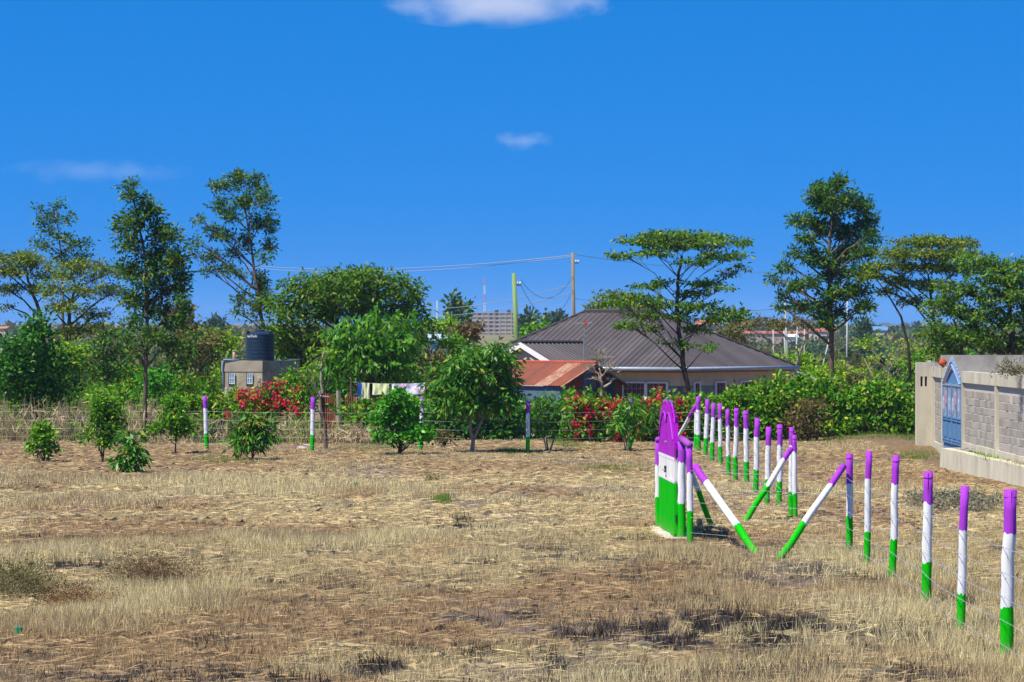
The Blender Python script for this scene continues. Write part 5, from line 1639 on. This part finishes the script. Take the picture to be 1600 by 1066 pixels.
DKTWIG = plain('dark_twig', (.09, .08, .075), .9, .4, 12)
brush('brush_pile', 'grey tangle of cut branches lying behind the wires', 130, 690, 160, 46, 420, DKTWIG, 1, L_GREY, 1500, .35, tl=1.0, r=.009)
brush('brush_pile', 'heap of pale dry maize stalks at the foot of the dense orchard tree', 20, 690, 120, 22, 200, L_DRY, 2, L_DRY, 600, .3, tl=1.2, r=.012)
brush('brush_pile', 'cut grey-leaved branches withering on the stubble by the front posts', 1490, 792, 150, 20, 170, TWIG, 3, L_GREY, 2600, .8, tl=.6)
brush('brush_pile', 'thin pile of dead sticks beside the fallen log', 580, 690, 90, 14, 120, TWIG, 4, L_GREY, 300, .3, tl=.9)
brush('dry_weed', 'dry brown weed clump beside the burnt hollow', 240, 915, 130, 62, 360, plain('weed_brown', (.20, .125, .07), .9, .4, 12), 5, L_BROWN, 2200, .6, tl=.55, r=.0035, cat='weed', lsz=.55)
brush('dry_weed', 'dark olive dry weed clump with feathery stems', 25, 930, 120, 66, 360, plain('weed_olive', (.15, .125, .06), .9, .4, 12), 6, L_OLIVE, 2600, .6, tl=.55, r=.0035, cat='weed', lsz=.55)
brush('dry_weed', 'low rust-coloured dry weed between the two larger clumps', 120, 945, 100, 30, 200, plain('weed_rust', (.28, .13, .05), .9, .4, 12), 7, L_BROWN, 900, .6, tl=.45, r=.0035, cat='weed', lsz=.55)
brush('dry_weed', 'short dry weed stems standing alone mid field', 672, 752, 14, 30, 26, plain('weed_stem', (.18, .14, .06), .9, .4, 12), 8, L_OLIVE, 90, .6, tl=.4, r=.004, cat='weed')
brush('fern_weed', 'feathery weed growing on top of the block wall', 1585, 588, 40, 34, 40, BARKD, 9, L_OLIVE, 500, .6, tl=.5, d=63.0, cat='weed', r=.006)
for i, (x, y, lab) in enumerate(((11.8, 69.2, 'green weed tuft on the terrace near the flat boulder'), (11.75, 66.5, 'second green weed tuft further along the terrace edge'), (11.85, 63.2, 'dry weed tuft below the block wall panel'))):
    rg = np.random.default_rng(i + 300)
    n_ = 150
    C = np.stack([x + rg.normal(size=n_) * .12, y + rg.normal(size=n_) * .9, .42 + 0 * rg.random(n_)], 1)
    o = leaves('weed_tuft', C - np.array([x, y, .4]), np.stack([rg.normal(size=n_) * .5, rg.normal(size=n_) * .5, np.ones(n_)], 1), (.05, .06, .05)[i] + .10 * rg.random(n_), .02, (L_SHRUB, L_BRIGHT, L_DRY)[i], None, rg)
    o.location = (x, y, .4)
    tag(o, lab, 'weed', kind='stuff')

# rusty corrugated iron fence
fr = thing('iron_fence', P(500, 680, 93.5), 'rusty red corrugated iron sheets fencing the yard by the laundry', 'fence')
fr.location.z = 0
x0 = P(500, 600, 93.5).x
for i, (a_, b2, z) in enumerate(((500, 514, 1.52), (514, 524, 1.48), (534, 553, 1.45), (553, 562, 1.40))):
    xa = P(a_, 600, 93.5).x - x0; xb = P(b2, 600, 93.5).x - x0
    n_ = max(8, int((xb - xa) / .02)); mb = MB(); vs = []
    for j in range(n_ + 1):
        s = xa + (xb - xa) * j / n_
        o = .014 * math.sin(s * 2 * math.pi / .076)
        vs += [(s, o, 0), (s, o, z)]
    mb.add(vs, [(2 * j, 2 * j + 2, 2 * j + 3, 2 * j + 1) for j in range(n_)]); mb.build('iron_sheet', RUST if i != 3 else RUSTL, fr)
for px in (500, 529, 562):
    mb = MB(); x = P(px, 600, 93.5).x - x0; mb.tube([(x, -.06, 0), (x + .02, -.06, .8), (x, -.06, 1.62 if px < 560 else 1.4)], .05 if px != 529 else .09, 7); mb.build('fence_stake', BARKP, fr)
mb = MB(); mb.tube([(-.1, -.12, 1.44), (.32, -.12, 1.40)], .03, 6); mb.build('rail', BARKP, fr)

# logs
def log(pa, pb, r, mm, lab, seed, name='log'):
    rg = random.Random(seed); pa = Vector(pa); pb = Vector(pb)
    n_ = 7
    mb = MB(); mb.tube([pa.lerp(pb, i / n_) - pa + Vector((rg.gauss(0, .012), rg.gauss(0, .012), rg.gauss(0, .008))) for i in range(n_ + 1)], [r * (1 + rg.gauss(0, .06)) for _ in range(n_ + 1)], 9)
    o = mb.build(name, mm, None, smooth=True); o.location = pa
    tag(o, lab, 'log')


a_ = G(533, 691); b2 = G(592, 693); log(a_ + Vector((0, 0, .10)), b2 + Vector((0, 0, .09)), .11, BARKP, 'grey weathered log lying on bare soil near the sapling', 1)
a_ = G(512, 692); b2 = P(548, 682, 88.0); log(a_ + Vector((0, 0, .05)), b2, .04, plain('peeled_wood', (.42, .27, .14), .8, .3, 6), 'peeled orange-brown pole leaning beside the grey log', 2)
a_ = G(700, 688); b2 = G(722, 705); log(a_ + Vector((0, 0, .12)), b2 + Vector((0, 0, .03)), .018, BARKD, 'thin dark stick lying left of the mango trunk', 3, 'stick')
a_ = G(1368, 884); b2 = G(1392, 882); log(a_ + Vector((0, 0, .03)), b2 + Vector((0, 0, .03)), .055, plain('pink_stone', (.36, .27, .25), .9, .3, 5), 'pinkish stone lying between two front fence posts', 4, 'stone')
for i, (px, py, w) in enumerate(((472, 702, .16), (480, 700, .11))):
    g = G(px, py); rg = random.Random(i + 40); mb = MB()
    vs = [Vector((math.cos(t) * w * (1 + rg.gauss(0, .2)), math.sin(t) * w * (1 + rg.gauss(0, .2)), z)) * 1.0 for z in (0, .07) for t in np.linspace(0, 6.28, 8)[:-1]]
    mb.add(vs, [(j, (j + 1) % 7, 7 + (j + 1) % 7, 7 + j) for j in range(7)] + [tuple(range(7, 14))])
    o = mb.build('flat_stone', plain('pale_stone_%d' % i, (.50, .42, .38), .9, .3, 6)); o.location = g; o.rotation_euler = (.15, .12, 0)
    tag(o, ('larger pale flat stone lying at a painted post', 'smaller pale flat stone lying at a painted post')[i], 'stone')
# scraps of plastic
for i, (px, py, w, c, lab) in enumerate(((30, 998, .05, (.01, .28, .12), 'torn green plastic scrap lying on the dark soil'), (556, 763, .05, (.01, .30, .14), 'small green plastic bottle scrap in the stubble'), (1024, 840, .18, (.02, .45, .06), 'flat smear of green paint beside the gate sill'))):
    g = G(px, py); mb = MB(); rg = random.Random(i)
    hz_ = .10 if i < 2 else .012
    vs = [Vector((rg.uniform(.6, 1) * w * math.cos(t), rg.uniform(.6, 1) * w * (1 if i < 2 else 1.2) * math.sin(t), z)) for z in (0, hz_) for t in np.linspace(0, 6.28, 7)[:-1]]
    mb.add(vs, [(j, (j + 1) % 6, 6 + (j + 1) % 6, 6 + j) for j in range(6)] + [tuple(range(6, 12))])
    o = mb.build('plastic_scrap' if i < 2 else 'paint_smear', plain('scrap_%d' % i, c, .4, .3, 9)); o.location = g
    tag(o, lab, 'scrap')

# laundry on a line
LD_ = 100.0
lroot = thing('laundry_line', P(552, 660, LD_), 'washing line stretched between trees behind the citrus shrub', 'line')
lroot.location.z = 0
xa = P(548, 597, LD_) - lroot.location; xb = P(672, 598, LD_) - lroot.location
mb = MB(); mb.tube([xa + (xb - xa) * t - Vector((0, 0, .06 * 4 * t * (1 - t))) for t in np.linspace(0, 1, 13)], .006, 4); mb.build('line', WIRE, lroot)
for i, q in enumerate((xa, xb)):
    mb = MB(); mb.tube([Vector((q.x, q.y, 0)), Vector((q.x + .02, q.y, q.z + .1))], .035, 6); mb.build('line_stake', BARK, lroot)


def print_mat(name, base, spots, sc=9):
    m, n, b = mat(name)
    t_ = n.nodes.new('ShaderNodeTexCoord'); v = n.nodes.new('ShaderNodeTexVoronoi'); v.inputs['Scale'].default_value = sc
    r = n.nodes.new('ShaderNodeValToRGB'); r.color_ramp.interpolation = 'CONSTANT'
    e = r.color_ramp.elements
    cs = [base] + spots
    while len(e) < len(cs): e.new(.5)
    for i, c in enumerate(cs): e[i].position = i / len(cs); e[i].color = (*c, 1)
    sc_ = n.nodes.new('ShaderNodeSeparateColor')
    n.links.new(t_.outputs['Object'], v.inputs['Vector']); n.links.new(v.outputs['Color'], sc_.inputs[0]); n.links.new(sc_.outputs[0], r.inputs[0]); n.links.new(r.outputs[0], b.inputs['Base Color'])
    b.inputs['Roughness'].default_value = .9
    return m


cloths = [(558, 566, .55, plain('cloth_blue', (.02, .10, .42), .9, .2, 5), 'small dark blue garment at the left end of the washing line', 'garment'),
          (563, 578, .60, plain('cloth_cream', (.66, .70, .40), .9, .15, 3), 'pale cream yellow cloth beside the dark blue garment', 'cloth'),
          (582, 608, .42, plain('cloth_yellow', (.62, .68, .36), .9, .15, 3), 'wide pale yellow sheet hanging behind the tree stems', 'sheet'),
          (612, 664, .40, print_mat('cloth_floral', (.66, .62, .70), [(.60, .30, .48), (.70, .66, .74), (.35, .40, .62), (.68, .50, .62)], 14), 'pink and white flowered sheet on the washing line', 'sheet'),
          (650, 657, .62, plain('cloth_royal', (.01, .14, .50), .9, .2, 5), 'bright blue garment showing under the flowered sheet', 'garment'),
          (555, 557, .25, plain('cloth_red', (.55, .02, .02), .9, .2, 5), 'tiny red garment at the left tip of the washing line', 'garment')]
for i, (a0, a1, hh, mm, lab, cat) in enumerate(cloths):
    ya = P(a0, 597, LD_); yb = P(a1, 597, LD_); n_ = 10
    mb = MB(); vs = []
    for j in range(n_ + 1):
        t = j / n_; x = ya.x + (yb.x - ya.x) * t; xx = (x - lroot.location.x - xa.x) / (xb.x - xa.x)
        zl = xa.z - .06 * 4 * xx * (1 - xx) + (xb.z - xa.z) * xx
        y = LD_ + .03 * math.sin(j * 1.9 + i)
        o4 = -.03 if i == 4 else 0
        for r_ in range(5):
            vs.append((x - ya.x + .01 * math.sin(r_ + j), y - LD_ + .02 * math.sin(r_ * 1.3 + j) - .012 * r_ - o4, zl + .01 - hh * r_ / 4 * (1 + .05 * math.sin(j))))
    mb.add(vs, [(j * 5 + r_, j * 5 + r_ + 1, j * 5 + r_ + 6, j * 5 + r_ + 5) for j in range(n_) for r_ in range(4)])
    o = mb.build('hanging_cloth', mm, None, smooth=True); o.location = (ya.x, LD_ - .02, 0)
    tag(o, lab, cat)

# ------------------------------------------------------------------ poles and cables
POLEG = plain('pole_green_treated', (.20, .30, .10), .85, .35, 6, stretch=(1, 1, .1))
POLEB = plain('pole_weathered', (.24, .20, .12), .85, .35, 6, stretch=(1, 1, .1))
POLEP = plain('pole_pale', (.42, .46, .40), .85, .25, 6, stretch=(1, 1, .1))


def pole(px0, py0, px1, py1, d, wpx, mm, lab, arms=True, name='utility_pole'):
    a = P(px0, py0, d); b = P(px1, py1, d)
    z0 = float(H(np.array([a.x]), np.array([d]))[0])
    t = (z0 - b.z) / (a.z - b.z); base = b.lerp(a, t)
    root = thing(name, base, lab, 'pole')
    mb = MB(); r = wpx * d / F / 2
    mb.tube([(0, 0, -.3), (b - base) * .5, b - base], [r * 1.15, r, r * .85], 10); mb.build('shaft', mm, root, smooth=True)
    if arms:
        q = b - base
        mb = MB(); mb.box((-.04, -.04, -.55), (.30, .04, -.49), 0, Matrix.Translation(q)); mb.build('bracket', DARKM, root)
        for x in (.16, .28):
            mb = MB(); mb.tube([q + Vector((x, 0, -.49)), q + Vector((x, 0, -.42)), q + Vector((x, 0, -.36))], [.03, .045, .02], 8); mb.build('insulator', WFRAME, root)
    return b


pg = pole(808, 560, 803, 427, 118, 8.2, POLEG, 'thick greenish wooden pole leaning left of the bungalow roof')
pw = pole(897, 560, 895, 395, 136, 6.2, POLEB, 'tall weathered wooden pole behind the roof ridge')
mb = MB()
for i, (px0, py0, px1, py1, d, w, lab) in enumerate(((1232, 580, 1226, 470, 215, 3.5, 'pale pole left of the tall silky oak, highest of the far poles'), (1229, 580, 1225, 515, 240, 3, 'short pale stay pole leaning on the highest far pole'), (1209, 560, 1208, 512, 300, 2.2, 'thin pale green pole on the far slope behind the roof'),
                                                     (1243, 575, 1246, 512, 250, 3, 'pale pole beside the gnarled tree'), (1257, 570, 1257, 508, 280, 2.2, 'slim yellowish pole right of the gnarled tree'), (1323, 600, 1324, 470, 190, 2.8, 'slim pale pole right of the silky oak trunk'), (1281, 590, 1296, 530, 220, 2.6, 'slanting pale stay pole at the silky oak trunk'), (683, 545, 683, 470, 260, 2, 'thin pole left of the tall cypress'), (297, 560, 297, 482, 240, 1.8, 'thin dark pole by the flat-topped olive tree'))):
    pole(px0, py0, px1, py1, d, w, POLEP, lab, arms=False, name='far_pole')


def cable(a, b, sag, lab, r=.008, grp=None, mm=DARKM):
    a = Vector(a); b = Vector(b); n_ = 24
    mb = MB(); mb.tube([(a.lerp(b, i / n_) - a) - Vector((0, 0, sag * 4 * (i / n_) * (1 - i / n_))) for i in range(n_ + 1)], r, 4)
    o = mb.build('power_cable', mm); o.location = a
    tag(o, lab, 'cable', grp)


CAB = 'power cables over the houses'
CWIRE = plain('bare_conductor', (.34, .36, .36), .5, .2, 4)
cable(pw + Vector((.1, 0, -.1)), P(380, 414, 190), .5, 'upper bare cable running left from the weathered pole over the spreading tree', .016, None, CWIRE)
cable(pw + Vector((.2, 0, -.15)), P(380, 417, 190), .6, 'lower bare cable of the pair running left over the spreading tree', .014, None, CWIRE)
cable(pw + Vector((.1, 0, -.1)), P(1500, 402, 190), 1.0, 'bare cable running right from the weathered pole behind the umbrella acacia', .013, None, CWIRE)
cable(pg + Vector((.3, 0, -.5)), pw + Vector((0, 0, -1.9)), 1.35, 'deep sagging dark service cable between the two wooden poles', .011)
cable(pg + Vector((.3, 0, -.3)), pw + Vector((0, 0, -1.2)), .95, 'shallower sagging dark service cable between the two wooden poles', .011)
cable(pw + Vector((0, 0, -1.6)), P(600, 475, 260), .8, 'pale cable from the weathered pole towards the tall cypress', .018, None, CWIRE)
cable(pw + Vector((0, 0, -2.0)), P(600, 486, 260), .8, 'lower pale cable from the weathered pole past the tall cypress', .018, None, CWIRE)
cable(pw + Vector((0, 0, -2.3)), P(1320, 466, 190), .8, 'thin dark cable running right behind the umbrella acacia crown', .010)
cable(P(250, 489, 235), P(470, 497, 260), .4, 'pale cable crossing behind the tall open silky oak', .016, None, CWIRE)
cable(P(250, 501, 235), P(470, 498, 260), .2, 'lower pale cable crossing behind the tall open silky oak', .016, None, CWIRE)

# ------------------------------------------------------------------ far buildings
FCONC = plain('far_concrete', (.48, .38, .26), .9, .2, .12)
FREC = plain('far_infill', (.38, .30, .21), .9, .2, .1)


def flats():
    d = 1480.0; k = d / F
    a = P(736, 540, d); w = 72 * k; zt = P(736, 489, d).z; z0 = float(H(np.array([a.x]), np.array([d]))[0]) - 3
    root = thing('block_of_flats', (a.x, d, z0), 'unfinished grey concrete block of flats with open windows far behind', 'building')
    h = zt - z0
    mb = MB(); mb.box((0, 0, 0), (w, 16, h)); mb.build('wall', FREC, root)
    nf = 7; fh = h / nf
    for i in range(nf + 1):
        mb = MB(); mb.box((-.2, -.35, i * fh - .16), (w + .2, 0, i * fh + .16)); mb.build('floor_slab', FCONC, root)
    for j in range(9):
        x = w * j / 8
        mb = MB(); mb.box((x - .25, -.30, 0), (x + .25, -.004, h - .31)); mb.build('column', FCONC, root)
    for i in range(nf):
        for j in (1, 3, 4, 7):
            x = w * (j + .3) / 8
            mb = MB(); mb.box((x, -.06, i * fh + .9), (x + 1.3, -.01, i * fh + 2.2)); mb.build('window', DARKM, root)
    for x in (w * .55, w * .82):
        mb = MB(); mb.tube([(x, 6, h), (x, 6, h + 1.6), (x, 6, h + 1.9)], [1.1, 1.1, .3], 10); mb.build('roof_tank', DARKM, root)


flats()


def mast():
    d = 1900.0; a = P(757, 545, d); zt = P(757, 433, d).z; z0 = float(H(np.array([a.x]), np.array([d]))[0])
    root = thing('radio_mast', (a.x, d, z0), 'slim red and white lattice radio mast behind the block of flats', 'mast')
    h = zt - z0; MR = plain('mast_red', (.55, .12, .10), .6, .1, 1); MW = plain('mast_white', (.75, .75, .75), .6, .1, 1)
    n_ = 7; s = .55
    for i in range(n_):
        z0_, z1 = h * i / n_, h * (i + 1) / n_; mb = MB()
        for (x, y) in ((-s, -s), (s, -s), (s, s), (-s, s)): mb.tube([(x, y, z0_), (x, y, z1)], .13, 4)
        m_ = 4
        for j in range(m_):
            q0 = z0_ + (z1 - z0_) * j / m_; q1 = z0_ + (z1 - z0_) * (j + 1) / m_
            mb.tube([(-s, -s, q0), (s, -s, q1)], .09, 3); mb.tube([(s, -s, q0), (s, s, q1)], .09, 3)
        mb.build('lattice_section', MW if i % 2 else MR, root)


mast()


def hut(px, py_base, d, wpx, hpx, rpx, wm, rm, lab, dep=6, name='far_house'):
    """gabled house seen along its eave"""
    k = d / F; a = P(px, py_base, d)
    z0 = min(a.z, float(H(np.array([a.x]), np.array([d]))[0])) - .3
    root = thing(name, (a.x, d, z0), lab, 'house')
    w = wpx * k; h = a.z - z0 + hpx * k; r = rpx * k
    mb = MB(); mb.box((0, 0, 0), (w, dep, h)); mb.build('wall', wm, root)
    mb = MB(); e = .3
    mb.add([(-e, -e, h - .05), (w + e, -e, h - .05), (w + e, dep / 2, h + r), (-e, dep / 2, h + r), (-e, dep + e, h - .05), (w + e, dep + e, h - .05)], [(0, 1, 2, 3), (3, 2, 5, 4), (0, 3, 4), (1, 5, 2)]); mb.build('roof', rm, root)
    for j in range(max(1, int(w / 3.5))):
        x = w * (j + .5) / max(1, int(w / 3.5)); mb = MB(); mb.box((x - .5, -.05, h * .35), (x + .5, -.01, h * .75)); mb.build('window', GLASS, root)


RBLUE = plain('roof_blue', (.12, .28, .50), .5, .2, .4); RRED = plain('roof_red_far', (.42, .12, .08), .7, .2, .4); RTILE = plain('roof_orange', (.50, .20, .12), .7, .2, .4); WPALE = plain('far_wall_pale', (.55, .48, .38), .9, .15, .3); RSIL = plain('roof_silver_blue', (.45, .60, .72), .4, .2, .6)
hut(672, 540, 240, 28, 9, 9, plain('hut_blue_wall', (.25, .42, .55), .8, .2, 1), RSIL, 'pale blue shed with silver ribbed roof beyond the spreading tree', dep=5, name='shed')
hut(1095, 510, 300, 24, 4, 7, WPALE, RTILE, 'orange-tiled house roof glimpsed above the brown hip roof')
hut(1165, 533, 640, 95, 12, 4, plain('far_wall_brown', (.40, .30, .24), .9, .2, .2), RRED, 'long low brown-walled building on the far slope', dep=9)
hut(1232, 528, 560, 14, 2, 4, WFRAME, plain('roof_white', (.75, .75, .78), .5, .1, 1), 'small white-roofed house on the far slope', dep=5)
hut(1270, 525, 700, 36, 7, 5, WPALE, RRED, 'pale house with dark red roof on the far slope', dep=9)
hut(1362, 520, 720, 26, 4, 6, WPALE, RBLUE, 'blue-roofed house far behind the acacias', dep=9)
hut(-10, 535, 620, 18, 22, 3, plain('far_wall_ochre', (.62, .52, .30), .9, .15, .3), RTILE, 'ochre building at the far left horizon', dep=9)
hut(70, 540, 650, 26, 4, 6, WPALE, RRED, 'red-roofed house far behind the dense orchard tree', dep=9)
hut(330, 535, 560, 22, 6, 4, WPALE, RSIL, 'pale house far behind the pump house', dep=8)

# far scrub on the slopes: reads as one mass
def scrub():
    rg = np.random.default_rng(77)
    n = 5200
    d = np.exp(rg.uniform(math.log(150), math.log(3600), n)); x = rg.uniform(-.25, .25, n) * d * 1.05
    # leave the fields near the far houses open
    keep = (fbm(x * .012, d * .006, 205, 3) > .42) | (d > 900)
    ppx = 800 + x / d * F
    keep &= ~((ppx > 690) & (ppx < 822) & (d > 420) & (d < 1490))
    x = x[keep]; d = d[keep]; n = len(x)
    z = H(x, d); rad = (1.0 + 1.6 * rg.random(n) ** 2) * np.clip(d / 350, .9, 2.1)
    sel = rg.random(n) < .55
    for near_, K, s0 in ((True, 130, .17), (False, 36, .36)):
        for grp_, mm in ((sel, L_FAR), (~sel, L_OLIVE)):
            mk = ((d < 650) == near_) & grp_
            nn = int(mk.sum())
            dirs = unit(rg.normal(size=(nn * K, 3))); dirs[:, 2] = np.abs(dirs[:, 2])
            rr = np.repeat(rad[mk], K)[:, None]
            lump = 1 + .35 * np.sin(dirs[:, :1] * 5 + rr * 9) * np.cos(dirs[:, 1:2] * 6 + rr * 5)
            C = np.stack([np.repeat(x[mk], K), np.repeat(d[mk], K), np.repeat(z[mk], K)], 1) + dirs * rr * lump * (.5 + .5 * rg.random((nn * K, 1))) * np.array([1.2, 1.2, .95])
            D = dirs + rg.normal(size=(nn * K, 3)) * .6
            sz = rr[:, 0] * (s0 + s0 * .8 * rg.random(nn * K))
            o = leaves('distant_scrub', C, D, sz, sz * .8, mm, None, rg)
            tag(o, ('dark green' if mm is L_FAR else 'dry olive') + (' scrub on the nearer far slopes' if near_ else ' scrub along the horizon ridge'), 'scrub', kind='stuff')


scrub()

# ------------------------------------------------------------------ clouds
def cloud(px, py, rx, ry, d, dens, lab, seed, flat=1.0):
    c = P(px, py, d); k = d / F
    root = MB()
    n1_, n2_ = 16, 10
    vs = []
    for i in range(n2_ + 1):
        f = math.pi * i / n2_
        for j in range(n1_):
            t = 2 * math.pi * j / n1_
            vs.append((math.sin(f) * math.cos(t) * rx * k, math.sin(f) * math.sin(t) * rx * k * .6, math.cos(f) * ry * k))
    root.add(vs, [(i * n1_ + j, (i + 1) * n1_ + j, (i + 1) * n1_ + (j + 1) % n1_, i * n1_ + (j + 1) % n1_) for i in range(n2_) for j in range(n1_)])
    m = bpy.data.materials.new('cloud_vapour'); m.use_nodes = True
    n = m.node_tree; n.nodes.clear()
    out = n.nodes.new('ShaderNodeOutputMaterial'); v = n.nodes.new('ShaderNodeVolumePrincipled')
    v.inputs['Color'].default_value = (.97, .97, 1, 1); v.inputs['Anisotropy'].default_value = .1
    t_ = n.nodes.new('ShaderNodeTexCoord'); no = n.nodes.new('ShaderNodeTexNoise'); mp = n.nodes.new('ShaderNodeMapping')
    mp.inputs['Scale'].default_value = (1 / (rx * k), 1 / (rx * k), 1 / (ry * k)); mp.inputs['Location'].default_value = (0, 0, 0)
    n.links.new(t_.outputs['Object'], mp.inputs[0])
    ln = n.nodes.new('ShaderNodeVectorMath'); ln.operation = 'LENGTH'; n.links.new(mp.outputs[0], ln.inputs[0])
    m2 = n.nodes.new('ShaderNodeMapping'); m2.inputs['Scale'].default_value = (1 / (ry * k) * .55, 1 / (ry * k) * .55, 1 / (ry * k) * .9); m2.inputs['Location'].default_value = (seed, seed * 2, 0)
    n.links.new(t_.outputs['Object'], m2.inputs[0]); n.links.new(m2.outputs[0], no.inputs['Vector'])
    no.inputs['Scale'].default_value = 1.0; no.inputs['Detail'].default_value = 5; no.inputs['Roughness'].default_value = .6
    # density = clamp(noise*2.4 - length*1.0 - .25)
    ma = n.nodes.new('ShaderNodeMath'); ma.operation = 'MULTIPLY_ADD'; ma.inputs[1].default_value = 3.0
    n.links.new(no.outputs['Fac'], ma.inputs[0])
    ms = n.nodes.new('ShaderNodeMath'); ms.operation = 'MULTIPLY_ADD'; ms.inputs[1].default_value = -1.15; ms.inputs[2].default_value = -.50
    n.links.new(ln.outputs['Value'], ms.inputs[0]); n.links.new(ms.outputs[0], ma.inputs[2])
    mc = n.nodes.new('ShaderNodeMath'); mc.operation = 'MAXIMUM'; mc.inputs[1].default_value = 0
    n.links.new(ma.outputs[0], mc.inputs[0])
    mm = n.nodes.new('ShaderNodeMath'); mm.operation = 'MULTIPLY'; mm.inputs[1].default_value = dens
    n.links.new(mc.outputs[0], mm.inputs[0]); n.links.new(mm.outputs[0], v.inputs['Density'])
    n.links.new(v.outputs[0], out.inputs['Volume'])
    o = root.build('cloud', m); o.location = c
    tag(o, lab, 'cloud')


cloud(775, 8, 190, 36, 5200, .007, 'long white cloud high over the field', 3.0)
cloud(815, 220, 52, 18, 6500, .004, 'small faint puff of cloud low in the blue', 5.0)
cloud(150, 268, 160, 22, 7000, .0008, 'faint pink-white veil of cloud above the left trees', 8.0)

# ------------------------------------------------------------------ haze
mb = MB(); mb.box((-1500, -100, -8), (1500, 4600, 62))
hm_ = bpy.data.materials.new('haze_air'); hm_.use_nodes = True
n = hm_.node_tree; n.nodes.clear()
out = n.nodes.new('ShaderNodeOutputMaterial'); v = n.nodes.new('ShaderNodeVolumePrincipled')
v.inputs['Color'].default_value = (.48, .68, 1, 1); v.inputs['Density'].default_value = .00012; v.inputs['Anisotropy'].default_value = .0
n.links.new(v.outputs[0], out.inputs['Volume'])
o = mb.build('haze', hm_)
tag(o, 'thin blue haze in the air over the far slopes', 'haze', kind='stuff')
